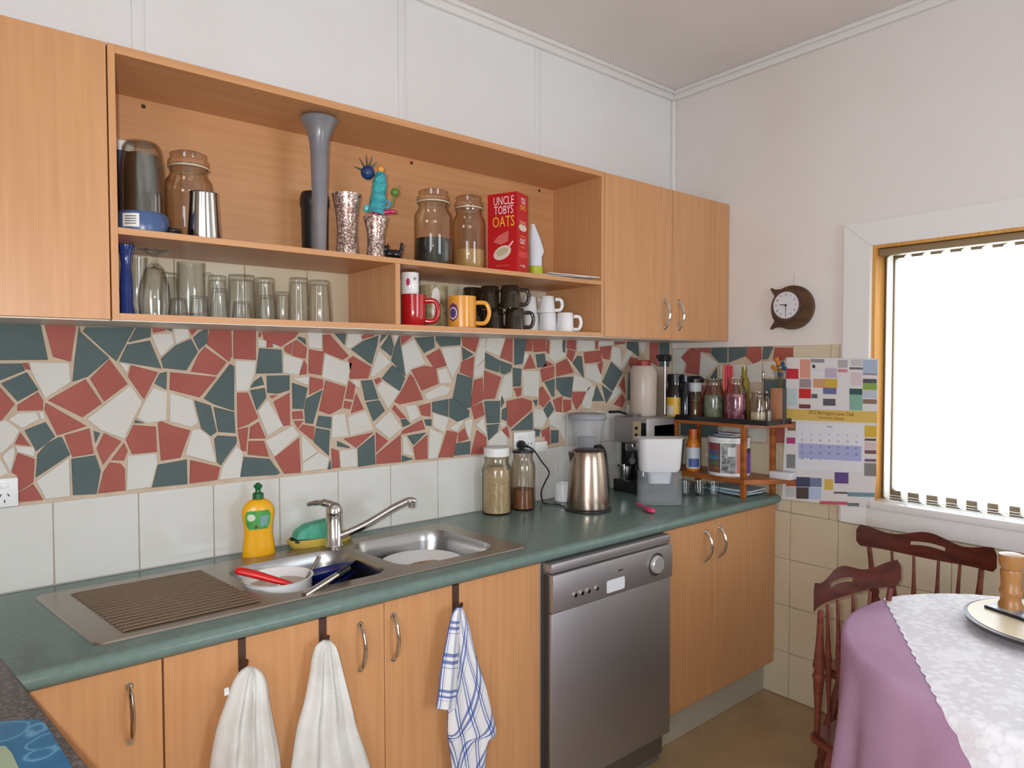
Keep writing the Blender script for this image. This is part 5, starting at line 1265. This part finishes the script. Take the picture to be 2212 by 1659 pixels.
# white enamel pot
P = Vector((.92, -.355, BZ+.0012))
t = thing('white_pot', 'round white pot with cream inside soaking in the left hand sink bowl', 'pot', P)
RP, HP = .088, .158
part('pot', lathe(B(), [(0, 0), (RP*.9, 0), (RP*.97, .01), (RP, HP), (RP*1.03, HP+.004), (RP*.97, HP+.004), (RP*.94, .012), (0, .010)], 40), WHITEC, t, 40)
part('washing_water', lathe(B(), [(0, HP*.86), (RP*.95, HP*.86)], 32), mat('dirty_water', (172, 152, 130), .2), t)
# red spatula across the pot
a_, b_ = on(508, 1232, 2, .945), on(632, 1262, 2, .90)
bm = B(); pts = spline([a_, a_.lerp(b_, .3)+Vector((0, 0, .002)), a_.lerp(b_, .7), b_], 6)
tube(bm, pts, [.008, .012, .0135, .014, .0145, .0145, .0145, .0145, .014, .0135, .013, .0125, .012, .0115, .011, .010, .009, .008, .006], 10, flat=.7)
for v in bm.verts: v.co -= a_
o = part('red_spoon', bm, mat('red_silicone', (206, 30, 32), .35), None, 60); o.location = a_; tag(o, 'thick red silicone spoon handle lying across the white pot', 'spoon')
# cutlery with black-tipped handle
a_, b_ = on(657, 1287, 2, .905), on(752, 1227, 2, .925)
bm = B(); tube(bm, [a_, a_.lerp(b_, .5), a_.lerp(b_, .74)], [.0085, .0085, .008], 10)
for v in bm.verts: v.co -= a_
o = part('steel_ladle', bm, CHROME, None, 60); o.location = a_
bm = B(); tube(bm, [a_.lerp(b_, .73)-a_, b_-a_], [.0095, .0105], 10); part('grip', bm, BLACKP, o, 60); tag(o, 'shiny steel ladle handle with black grip poking out of the sink', 'ladle')
a_, b_ = on(663, 1248, 2, .90), on(688, 1203, 2, .935)
bm = B(); tube(bm, [a_, b_], .0045, 8)
for v in bm.verts: v.co -= a_
o = part('table_fork', bm, CHROME, None, 60); o.location = a_; tag(o, 'steel fork handle leaning out of the white pot', 'fork')
# blue plates
BLP = mat('cobalt_plate', (32, 44, 130), .2, coat=.4)
for i, (cx, cy, cz, tx, ty, lb) in enumerate(((1.100, -.262, BZ+.105, -.22, -.12, 'cobalt blue plate leaning in the left hand sink bowl'), (1.095, -.275, BZ+.080, -.18, -.1, 'cobalt blue bowl tilted in front of the blue plate'))):
    o = part('blue_plate', lathe(B(), shell([(0, 0), (.045, 0), (.05, .004), (.088, .02), (.09, .022)], .003), 32), BLP, None, 40)
    o.location = (cx, cy, cz); o.rotation_euler = (tx, ty, 0); tag(o, lb, 'plate')
o = part('steel_cup', lathe(B(), shell([(0, 0), (.03, 0), (.033, .004), (.037, .07), (.0375, .072)], .0015), 28), CHROME, None, 40); o.location = (1.128, -.39, BZ+.0012); tag(o, 'small steel cup standing in the left hand sink bowl', 'cup')
o = part('cream_mug', lathe(B(), shell([(0, 0), (.03, 0), (.034, .004), (.037, .085), (.0375, .087)], .003), 28), mat('cream_glaze', (214, 190, 156), .2), None, 40); o.location = (1.052, -.425, BZ+.0012); tag(o, 'cream mug standing in the left hand sink bowl', 'mug')

# ================================================================ towels
def towel(name, rows, mats, label, depth=.03, folds=5, n=26, seed=1, uvs=None, y0=DF-.034, tagp=None):
    """rows: (py, xl, xr) outline; cloth hangs a little in front of the door"""
    random.seed(seed); bm = B(); uv = bm.loops.layers.uv.new('uv'); G = []; ph = random.uniform(0, 6)
    m_ = len(rows)
    front, back = [], []
    for j, (py, xl, xr) in enumerate(rows):
        a = on(xl, py, 1, y0); b = on(xr, py, 1, y0); v = j/(m_-1); fr, br = [], []
        amp = depth*(.35+.65*min(1, v*1.6))
        for i in range(n+1):
            u = i/n; x = a.x+(b.x-a.x)*u; z = a.z+(b.z-a.z)*u
            bul = sqrt(max(0, 1-(2*u-1)**2))
            f = .5+.5*sin(folds*2*pi*u*.5+ph+v*1.3+.8*sin(3*u+2*v)); f = .7*f**1.5+.3*(.5+.5*sin(folds*4.7*u+3*v+ph*2))
            y = y0-amp*bul*(.3+.7*f)-.003
            fr.append(bm.verts.new((x, y, z))); br.append(bm.verts.new((x, y0+.004*bul, z)))
        front.append(fr); back.append(br)
    for S, fl in ((front, False), (back, True)):
        for j in range(m_-1):
            for i in range(n):
                q = (S[j][i], S[j][i+1], S[j+1][i+1], S[j+1][i]); uvq = ((i/n, j/(m_-1)), ((i+1)/n, j/(m_-1)), ((i+1)/n, (j+1)/(m_-1)), (i/n, (j+1)/(m_-1)))
                if fl: q = q[::-1]; uvq = uvq[::-1]
                f = bm.faces.new(q)
                for lp, c in zip(f.loops, uvq): lp[uv].uv = c
    for i in range(n):
        bm.faces.new((front[0][i], back[0][i], back[0][i+1], front[0][i+1])); bm.faces.new((front[-1][i], front[-1][i+1], back[-1][i+1], back[-1][i]))
    for j in range(m_-1):
        bm.faces.new((front[j][0], front[j+1][0], back[j+1][0], back[j][0])); bm.faces.new((front[j][n], back[j][n], back[j+1][n], front[j+1][n]))
    o = part(name, bm, mats, None, 60)
    if label: tag(o, label, 'towel', tagp)
    return o
TERRY = mat('white_terry', (222, 222, 218), .95, c2=(208, 206, 200), nscale=14, bump=.8, bscale=420)
def smooth_rows(R_, n=4): return [tuple(v) for v in spline([Vector(r) for r in R_], n)]
tw = towel('hand_towel', smooth_rows([(1440, 532, 550), (1452, 516, 566), (1475, 502, 576), (1510, 490, 581), (1560, 472, 590), (1620, 458, 602), (1680, 450, 608), (1760, 444, 614), (1830, 440, 618)]), TERRY, 'stained white hand towel on the hook closest to the drainer end', .045, 7, seed=4)
bm = B(); p = on(490, 1493, 1, DF-.036); box(bm, p.x-.006, p.x+.004, p.y-.003, p.y, p.z-.008, p.z+.008); part('care_tag', bm, WHITEP, tw)
towel('hand_towel', smooth_rows([(1383, 697, 712), (1395, 682, 724), (1420, 674, 732), (1460, 668, 742), (1520, 656, 758), (1570, 642, 770), (1620, 634, 788), (1680, 626, 806), (1760, 620, 820), (1840, 614, 828)]), TERRY, 'plain white hand towel hanging beside a bow handle', .045, 6, seed=9)
def checkmat(name, nu, nv, rot):
    m = bpy.data.materials.new(name); m.use_nodes = True; N = m.node_tree.nodes; L = m.node_tree.links; b = N['Principled BSDF']; b.inputs['Roughness'].default_value = .9
    uvn = N.new('ShaderNodeUVMap'); uvn.uv_map = 'uv'; mp = N.new('ShaderNodeMapping'); mp.inputs['Rotation'].default_value = (0, 0, rot); mp.inputs['Scale'].default_value = (nu, nv, 1)
    L.new(uvn.outputs[0], mp.inputs[0]); sx = N.new('ShaderNodeSeparateXYZ'); L.new(mp.outputs[0], sx.inputs[0])
    def lines(sock, wid):
        fr = N.new('ShaderNodeMath'); fr.operation = 'FRACT'; L.new(sock, fr.inputs[0])
        lt = N.new('ShaderNodeMath'); lt.operation = 'LESS_THAN'; lt.inputs[1].default_value = wid; L.new(fr.outputs[0], lt.inputs[0]); return lt
    def thin(sock):
        mu = N.new('ShaderNodeMath'); mu.operation = 'MULTIPLY'; mu.inputs[1].default_value = 5; L.new(sock, mu.inputs[0]); return lines(mu.outputs[0], .5)
    def comb(sock):
        a = lines(sock, .42); t = thin(sock); mu = N.new('ShaderNodeMath'); mu.operation = 'MULTIPLY'; L.new(a.outputs[0], mu.inputs[0]); L.new(t.outputs[0], mu.inputs[1]); return mu
    a, c = comb(sx.outputs[0]), comb(sx.outputs[1]); ad = N.new('ShaderNodeMath'); ad.operation = 'ADD'; L.new(a.outputs[0], ad.inputs[0]); L.new(c.outputs[0], ad.inputs[1])
    r = N.new('ShaderNodeValToRGB'); e = r.color_ramp.elements; e[0].position = 0; e[0].color = lin((222, 222, 224)); e[1].position = 1; e[1].color = lin((52, 84, 154))
    md = N.new('ShaderNodeMath'); md.operation = 'MULTIPLY'; md.inputs[1].default_value = .8; L.new(ad.outputs[0], md.inputs[0]); L.new(md.outputs[0], r.inputs[0]); L.new(r.outputs[0], b.inputs['Base Color']); return m
tt = thing('tea_towel', 'blue and white checked tea towel hanging from the strap hook beside the dishwasher', 'towel', (0, 0, 0))
o1 = towel('long_fold', smooth_rows([(1311, 988, 996), (1325, 980, 1003), (1360, 974, 1014), (1420, 972, 1028), (1480, 970, 1048), (1540, 967, 1062), (1582, 966, 1071), (1600, 968, 1054), (1650, 974, 1046), (1720, 978, 1042), (1800, 980, 1040)]), checkmat('tea_check_long', 3.6, 5.5, .5), None, .025, 3, seed=2, y0=DF-.033)
o2 = towel('short_fold', smooth_rows([(1312, 986, 994), (1330, 975, 992), (1380, 964, 990), (1440, 953, 988), (1500, 946, 985), (1529, 941, 983)]), checkmat('tea_check_short', 2.0, 4.0, 0), None, .012, 2, n=12, seed=5, y0=DF-.052)
o1.parent = tt; o2.parent = tt
# ================================================================ wall clock and calendar
DKW = mat('dark_carved_wood', (92, 66, 42), .5, c2=(66, 46, 30), nscale=9, stretch=(1, 1, 3))
ck = thing('wall_clock', 'round dark wooden wall clock with offset white dial and two pointed horns', 'clock', (XE-.0006, -.646, 1.724))
wf = lambda u, v, h: (-h, u, v)
bm = B(); prism(bm, arc(0, 0, .095, 0, 360, 47)[:-1], 0, .022, wf)
bmesh.ops.bevel(bm, geom=[e for e in bm.edges if all(abs(v.co.x+.022) < 1e-6 for v in e.verts)], offset=.008, segments=3, affect='EDGES')
part('case', bm, DKW, ck, 50)
for s in (1, -1):
    bm = B(); prism(bm, [(.05, s*.06), (.075, s*.048), (.10, s*.086), (.098, s*.092), (.08, s*.083), (.045, s*.084)], .002, .018, wf); part('horn', bm, DKW, ck)
dc = (.021, .011)
bm = B(); prism(bm, arc(dc[0], dc[1], .068, 0, 360, 39)[:-1], .0225, .028, wf); bz = part('bezel', bm, mat('bezel_wood', (84, 64, 58), .35), ck, 40)
bm = B(); prism(bm, arc(dc[0], dc[1], .058, 0, 360, 39)[:-1], .0285, .0295, wf); dl = part('dial', bm, mat('dial_white', (214, 214, 218), .4), ck, 40)
INK = mat('ink_black', (40, 40, 44), .5)
for i in range(12):
    a = 2*pi*i/12; M_ = frame3((-.0300, dc[0]-.046*sin(a), dc[1]+.046*cos(a)), (0, -1, 0), (0, 0, 1))
    text(str(12 if i == 0 else i), .013, INK, dl, M_, .0002, name='numeral')
bm = B(); prism(bm, [(dc[0], dc[1]-.002), (dc[0]+.028, dc[1]+.002), (dc[0]+.028, dc[1]+.005), (dc[0], dc[1]+.002)], .0302, .0310, wf); part('hour_hand', bm, INK, dl)
bm = B(); prism(bm, [(dc[0]-.0015, dc[1]), (dc[0]-.0012, dc[1]-.042), (dc[0]+.0004, dc[1]-.042), (dc[0]+.0015, dc[1])], .0312, .0318, wf); part('minute_hand', bm, INK, dl)
bm = B(); prism(bm, arc(dc[0], dc[1], .005, 0, 360, 11)[:-1], .0302, .0325, wf); part('hand_hub', bm, INK, dl)
bm = B(); tube(bm, [(-.004, 0, .093), (-.003, -.001, .15)], .0009, 5); part('cord', bm, mat('cord_tan', (176, 160, 140), .8), ck)

CX = XE-.0205
def cpoly(name, pts, m, parent, off=.0008, o=(CX, -.8, 1.2), thick=None):
    bm = B(); ps = [on(x, y, 0, CX) for x, y in pts]
    f3 = lambda u, v, h: (-h, u-o[1], v-o[2])
    if thick: prism(bm, [(p.y, p.z) for p in ps], 0, thick, f3)
    else:
        vs_ = [bm.verts.new(f3(p.y, p.z, off)) for p in ps]; bm.faces.new(vs_)
    return part(name, bm, m, parent)
cal = thing('wall_calendar', 'large paper wall calendar covered in coloured advertisements beside the window', 'calendar', (CX, -.8, 1.2))
cpoly('sheet', [(1699, 772), (1898, 774), (1893, 1000), (1889, 1083), (1862, 1097), (1689, 1077), (1697, 900)], mat('calendar_paper', (216, 213, 212), .7), cal, thick=.0006)
ADS = '''1698,796,1725,818,190,44,60;1728,776,1751,816,210,150,132;1755,788,1761,795,50,48,50;1752,775,1781,783,140,140,146;1782,795,1808,816,186,172,190
1757,818,1782,837,204,150,112;1782,818,1809,837,200,166,62;1727,818,1752,837,154,140,144;1726,839,1752,860,198,46,46;1753,851,1766,860,90,96,100
1778,837,1807,851,106,106,148;1778,861,1805,876,88,86,94;1726,873,1751,882,120,66,60;1810,797,1831,804,198,130,148;1810,777,1831,794,170,168,172
1835,793,1864,798,110,108,105;1835,839,1863,852,58,84,84;1835,852,1863,886,128,172,152;1864,777,1895,806,164,180,202;1864,806,1895,810,140,140,140
1864,818,1894,827,84,84,90;1864,827,1894,842,132,164,78;1864,843,1894,860,184,190,206;1864,862,1894,872,134,112,96;1701,840,1722,876,190,206,206
1701,910,1719,930,134,106,74;1699,945,1718,958,176,58,112;1699,981,1718,1011,126,132,132;1868,919,1894,944,206,174,60;1868,947,1893,952,100,80,70
1868,955,1893,970,210,186,190;1868,972,1893,980,120,84,84;1868,991,1893,997,120,88,110;1867,1000,1893,1028,130,128,124
1698,1028,1719,1050,178,92,60;1719,1030,1750,1051,66,70,98;1750,1032,1775,1051,112,124,156;1697,1052,1719,1073,190,190,188;1720,1052,1747,1077,78,66,60
1747,1052,1774,1078,176,192,218;1781,1035,1800,1058,210,174,88;1803,1020,1833,1044,98,72,134;1831,1063,1890,1072,110,142,158;1801,1062,1831,1066,100,80,76
1771,1082,1831,1089,194,88,100;1831,1086,1856,1093,108,114,110;1752,796,1776,802,206,210,216;1838,776,1862,790,190,188,190;1838,804,1862,832,206,190,196'''
for i, a in enumerate(ADS.replace('\n', ';').split(';')):
    x0, y0, x1, y1, r, g, b_ = [float(v) for v in a.split(',')]
    sl = .018 if y0 < 900 else .07
    d0 = (x0-1700)*sl*(1 if y0 > 900 else .3); d1 = (x1-1700)*sl*(1 if y0 > 900 else .3); d0 = d1 = 0
    cpoly('printed_ad', [(x0, y0), (x1, y0+(x1-x0)*.03), (x1, y1+(x1-x0)*.03), (x0, y1)], mat('ad_%d' % i, (r, g, b_), .6), cal)
band = cpoly('title_band', [(1697, 883), (1895, 889), (1895, 914), (1865, 913), (1697, 906)], mat('band_yellow', (212, 178, 92), .6), cal)
cpoly('date_grid', [(1721, 915), (1866, 918), (1866, 1020), (1721, 1014)], mat('grid_white', (220, 220, 226), .6), cal)
cpoly('highlighted_weeks', [(1725, 957), (1861, 964), (1861, 997), (1725, 989)], mat('grid_blue', (166, 172, 212), .6), cal, .0012)
def ctext(s, px, py, hpx, m, sx=1.0, rot=.03):
    P = on(px, py, 0, CX); k_ = K(P)
    M_ = frame3((-.0018, P.y+.8, P.z-1.2), (0, -1, 0), (0, 0, 1)); return text(s, hpx*k_*1.25, m, cal, M_, .0001, sx=sx)
INKB = mat('ink_brown', (120, 84, 40), .6); INKS = mat('ink_slate', (70, 72, 96), .6)
ctext('2013 Barrington Lions Club', 1795, 893, 9, INKB, .78); ctext('Community Calendar', 1795, 903, 6, INKB, .9)
ctext('MAY', 1793, 922, 4.5, INKS)
for r_ in range(5):
    for c_ in range(7):
        n_ = 7*r_+c_+1
        if n_ <= 31: ctext(str(n_), 1733+19.5*c_, 937+13.5*r_+.7*c_, 4.5, INKS)

# ================================================================ dining table with cloths
TC = Vector((2.35, -1.75)); TR = .492; TZ = .748
tb = thing('dining_table', 'round pedestal dining table hidden under purple and lace cloths', 'table', (TC.x, TC.y, 0))
DARKW = mat('mahogany', (118, 58, 44), .35, c2=(92, 42, 32), nscale=4, stretch=(3, 3, 12), coat=.15)
part('tabletop', lathe(B(), [(0, TZ-.03), (TR-.012, TZ-.03), (TR-.004, TZ-.018), (TR-.004, TZ-.004), (TR-.01, TZ-.0006), (0, TZ-.0006)], 56), DARKW, tb, 40)
part('pedestal', lathe(B(), [(0, .06), (.06, .06), (.05, .15), (.035, .3), (.055, .45), (.04, .6), (.09, TZ-.031), (0, TZ-.031)], 24), DARKW, tb, 40)
for i in range(4):
    a = pi/4+i*pi/2; d = Vector((cos(a), sin(a), 0)); bm = B()
    tube(bm, spline([d*.03+Vector((0, 0, .16)), d*.13+Vector((0, 0, .10)), d*.26+Vector((0, 0, .03)), d*.31+Vector((0, 0, .022))], 4), .021, 8); part('foot', bm, DARKW, tb, 50)
def cloth_mat(name, c, c2): return mat(name, c, .9, c2=c2, nscale=6, bump=.2, bscale=300)
PUR = cloth_mat('purple_cotton', (186, 150, 180), (176, 138, 168))
def sstep(a, b, x):
    t_ = max(0, min(1, (x-a)/(b-a))); return t_*t_*(3-2*t_)
def lift(th): # drop is caught up on the chair seats
    d = (math.degrees(th)) % 360
    return max(sstep(28, 40, d)*(1-sstep(116, 124, d)), sstep(10, 30, d)*(1-sstep(60, 80, d)))
N_ = 180; bm = B(); rings = []
prof = [(0, 0), (.2, 0), (.40, 0), (.485, 0), (TR+.004, -.003), (TR+.009, -.012), (TR+.011, -.03)]
ctr = bm.verts.new((0, 0, TZ+.001))
for r, dz in prof[1:]:
    rings.append([bm.verts.new((r*cos(2*pi*i/N_), r*sin(2*pi*i/N_), TZ+.001+dz)) for i in range(N_)])
for j in range(1, 15):
    v = j/14; ring = []
    for i in range(N_):
        th = 2*pi*i/N_; L_ = lift(th); bot = .2+.272*L_
        z = (TZ-.03)+(bot-(TZ-.03))*v
        f = sin(17*th+1.5*sin(3*th))*.5+.5*sin(29*th+2*sin(2*th))*.4
        r = TR+.011+(1-L_)*(.045*v+.022*f*min(1, v*1.8)) - L_*.004*v
        ring.append(bm.verts.new((r*cos(th), r*sin(th), z)))
    rings.append(ring)
for i in range(N_): bm.faces.new((ctr, rings[0][i], rings[0][(i+1) % N_]))
for A, C in zip(rings, rings[1:]):
    for i in range(N_): bm.faces.new((A[i], C[i], C[(i+1) % N_], A[(i+1) % N_]))
o = part('purple_tablecloth', bm, PUR, None, 60); o.location = (TC.x, TC.y, 0); tag(o, 'purple cotton tablecloth falling in folds over the round table', 'tablecloth')
# lace overlay: a square cloth lying askew, scalloped edge, falling over the table edge
def lacemat():
    m = bpy.data.materials.new('white_lace'); m.use_nodes = True; N = m.node_tree.nodes; L = m.node_tree.links; b = N['Principled BSDF']
    b.inputs['Base Color'].default_value = lin((240, 240, 247)); b.inputs['Roughness'].default_value = .9
    tc = N.new('ShaderNodeTexCoord'); v = N.new('ShaderNodeTexVoronoi'); v.inputs['Scale'].default_value = 48; n_ = N.new('ShaderNodeTexNoise'); n_.inputs['Scale'].default_value = 9; n_.inputs['Detail'].default_value = 3
    L.new(tc.outputs['Object'], n_.inputs['Vector']); L.new(tc.outputs['Object'], v.inputs['Vector'])
    w = N.new('ShaderNodeTexNoise'); w.inputs['Scale'].default_value = 180; L.new(tc.outputs['Object'], w.inputs['Vector'])
    s = N.new('ShaderNodeMath'); s.operation = 'MULTIPLY'; L.new(v.outputs['Distance'], s.inputs[0]); L.new(n_.outputs['Fac'], s.inputs[1])
    r = N.new('ShaderNodeValToRGB'); e = r.color_ramp.elements; e[0].position = .12; e[0].color = (.95, .95, .95, 1); e[1].position = .3; e[1].color = (.74, .74, .74, 1)
    L.new(s.outputs[0], r.inputs['Fac']); mu = N.new('ShaderNodeMath'); mu.operation = 'MULTIPLY_ADD'; L.new(w.outputs['Fac'], mu.inputs[0]); mu.inputs[1].default_value = .25; L.new(r.outputs['Color'], mu.inputs[2])
    L.new(mu.outputs[0], b.inputs['Alpha']); return m
n1 = Vector((-.502, .864)); n2 = Vector((-.864, -.502))
def flat_to_cloth(p):
    r = p.length; th = atan2(p.y, p.x); R0 = TR+.0135
    f = sin(17*th+1.5*sin(3*th))*.5+.5*sin(29*th+2*sin(2*th))*.4
    if r <= R0-.012: return Vector((p.x, p.y, TZ+.0028))
    dz = r-(R0-.012); q = min(1, dz/.02); rr_ = R0-.012+.012*sin(q*pi/2)+max(0, dz-.02)*.10+max(0, dz-.02)*.16*f
    return Vector((rr_*cos(th)*1.0, rr_*sin(th), TZ+.0028-.012*(1-cos(q*pi/2))-max(0, dz-.02)))
bm = B(); G = {}; nu, nv = 96, 100
uA, uB = .345, -.58; vA, vB = .605, -.56
for i in range(nu+1):
    for j in range(nv+1):
        u = uA+(uB-uA)*i/nu; v = vA+(vB-vA)*j/nv
        if i in (0, nu): u += .006*abs(sin(v*60))
        if j in (0, nv): v += .010*abs(sin(u*26))*(1 if j == 0 else -1)
        p = n1*u+n2*v; G[i, j] = bm.verts.new(flat_to_cloth(p))
for i in range(nu):
    for j in range(nv): bm.faces.new((G[i, j], G[i+1, j], G[i+1, j+1], G[i, j+1]))
o = part('lace_cloth', bm, lacemat(), None, 60); o.location = (TC.x, TC.y, 0); tag(o, 'white lace square cloth laid askew over the purple tablecloth', 'tablecloth')
# turntable, picture mat, grinders
P = Vector((2.52, -1.69, TZ+.0034))
t = thing('turntable', 'round dark-edged turntable with cream top on the lace cloth', 'tray', P)
part('base', lathe(B(), [(0, 0), (.15, 0), (.16, .004), (.204, .02), (.207, .03), (.20, .032), (0, .032)], 56), mat('dark_rim', (60, 50, 52), .35), t, 40)
part('top', lathe(B(), [(0, .0325), (.197, .0325), (.197, .0335), (0, .0335)], 56), mat('cream_top', (226, 214, 186), .35), t, 40)
z2 = TZ+.0034+.0336
def picmat():
    m = mat('mat_picture', (86, 110, 142), .25, c2=(202, 206, 200), nscale=14, contrast=(.42, .6)); return m
t = thing('picture_mat', 'dark-edged rectangular picture mat under the wooden grinders', 'mat', (2.575, -1.635, z2), radians(-22))
boxo('board', (-.10, .10, -.075, .075, 0, .008), mat('mat_edge', (30, 28, 34), .4), t, .001)
boxo('picture', (-.097, .097, -.072, .072, .0082, .0088), picmat(), t)
GRW = mat('oak_turned', (176, 124, 70), .35, c2=(156, 104, 56), nscale=4, stretch=(8, 8, 1.2))
def grinder(label, P, r, H, dome):
    t = thing('wooden_grinder', label, 'grinder', P)
    pf_ = [(0, 0), (r, 0), (r, H*.06), (r*.84, H*.12), (r*.82, H*.22), (r*.95, H*.27), (r*.95, H*.32), (r*.80, H*.36), (r*.82, H*.52), (r*.9, H*.66), (r*.84, H*.70), (0, H*.70)]
    part('body', lathe(B(), pf_, 32), GRW, t, 40)
    hd = [(0, H*.703), (r*.8, H*.703), (r*.84, H*.73), (r*1.0, H*.79), (r*1.02, H*.9)]
    hd += [(r*1.0, H*.97), (r*.7, H*.99), (0, H)] if not dome else [(r*.95, H*.95), (r*.7, H*.985), (r*.3, H), (0, H)]
    part('head', lathe(B(), hd, 32), GRW, t, 40)
    return t
gz = z2+.0089
P = on(2183, 1312, 2, gz); P.z = gz
grinder('squat turned oak grinder with flat pale top on the picture mat', P, .030, .155, False)
P3 = Vector((2.63, -1.662, gz)); grinder('tall turned oak grinder with domed head on the picture mat', P3, .036, .225, True)

# ================================================================ spindle-back chairs
def turned(bm, a, b, r0, pat, n=10):
    a, b = Vector(a), Vector(b); tube(bm, [a.lerp(b, t_) for t_, _ in pat], [r0*s for _, s in pat], n)
SPIN = [(0, .55), (.18, .6), (.30, .8), (.42, 1.0), (.46, 1.2), (.5, .85), (.54, 1.2), (.6, 1.0), (.72, .75), (.85, .6), (1, .55)]
LEGP = [(0, .7), (.1, .8), (.2, 1.05), (.25, .8), (.28, 1.1), (.5, 1.25), (.62, 1.1), (.66, .8), (.7, 1.1), (.85, .9), (1, .7)]
def chair(label, loc, face, m=DARKW):
    """origin on the floor below the seat centre; +Y is forward"""
    t = thing('spindle_chair', label, 'chair', loc, face, 'spindle-back dining chairs')
    SW, SD, SZ = .20, .19, .43
    bm = B(); pts = [(-SW*.86, -SD), (SW*.86, -SD), (SW*.98, -SD*.5), (SW*1.02, SD*.6), (SW*.9, SD*.95), (0, SD*1.05), (-SW*.9, SD*.95), (-SW*1.02, SD*.6), (-SW*.98, -SD*.5)]
    prism(bm, pts, SZ-.032, SZ, lambda u, v, h: (u, v, h)); bmesh.ops.bevel(bm, geom=[e for e in bm.edges], offset=.008, segments=2, affect='EDGES'); part('seat', bm, m, t, 50)
    for sx in (-1, 1):
        for sy in (-1, 1):
            bm = B(); turned(bm, (sx*.21, sy*.185, 0), (sx*.15, sy*.13, SZ-.031), .017, LEGP); part('leg', bm, m, t, 50)
        bm = B(); turned(bm, (sx*.195, -.165, .16), (sx*.195, .165, .16), .009, [(0, .8), (.3, 1), (.5, 1.3), (.7, 1), (1, .8)], 8); part('stretcher', bm, m, t, 50)
    bm = B(); turned(bm, (-.19, 0, .16), (.19, 0, .16), .009, [(0, .8), (.3, 1), (.5, 1.3), (.7, 1), (1, .8)], 8); part('stretcher', bm, m, t, 50)
    # crest rail: curved board with wavy top and hand slot
    W = .225; yb = -.17; n = 40; bm = B()
    def cy(u): return yb-.035+.06*(u/W)**2
    def top(u): s = abs(u)/W; return .862+.012*cos(s*2*pi)-.022*(max(0, s-.94)/.06)**2
    def bot(u): s = abs(u)/W; return .785-.006*cos(s*pi)+.018*(max(0, s-.93)/.07)**2
    cols = []
    for i in range(n+1):
        u = -W+2*W*i/n; zt_, zb_ = top(u), bot(u); zm = (zt_+zb_)/2+.004
        cols.append([bm.verts.new((u, cy(u), z)) for z in (zb_, zm-.0065, zm+.0065, zt_)])
    for i in range(n):
        um = -W+2*W*(i+.5)/n
        for k_ in range(3):
            if k_ == 1 and abs(um) < .06: continue
            bm.faces.new((cols[i][k_], cols[i+1][k_], cols[i+1][k_+1], cols[i][k_+1]))
    bmesh.ops.solidify(bm, geom=bm.faces[:], thickness=.028)
    bmesh.ops.recalc_face_normals(bm, faces=bm.faces[:])
    part('crest_rail', bm, m, t, 45)
    for u in (-.18, -.11, -.04, .04, .11, .18):
        r0 = .0145 if abs(u) > .15 else .0085
        bm = B(); turned(bm, (u*.82, -.18, SZ-.002), (u, cy(u)+.014, bot(u)+.002), r0, SPIN, 10); part('spindle' if abs(u) < .15 else 'back_post', bm, m, t, 50)
    return t
# chair by the window faces the table (-x): local +Y -> world -X means rotate +90 deg
chair('dark spindle-back chair standing between the table and the window', (2.745, -1.232, 0), radians(90))
chair('dark spindle-back chair drawn up to the table on the cupboard side', (2.275, -1.422, 0), radians(180-7))
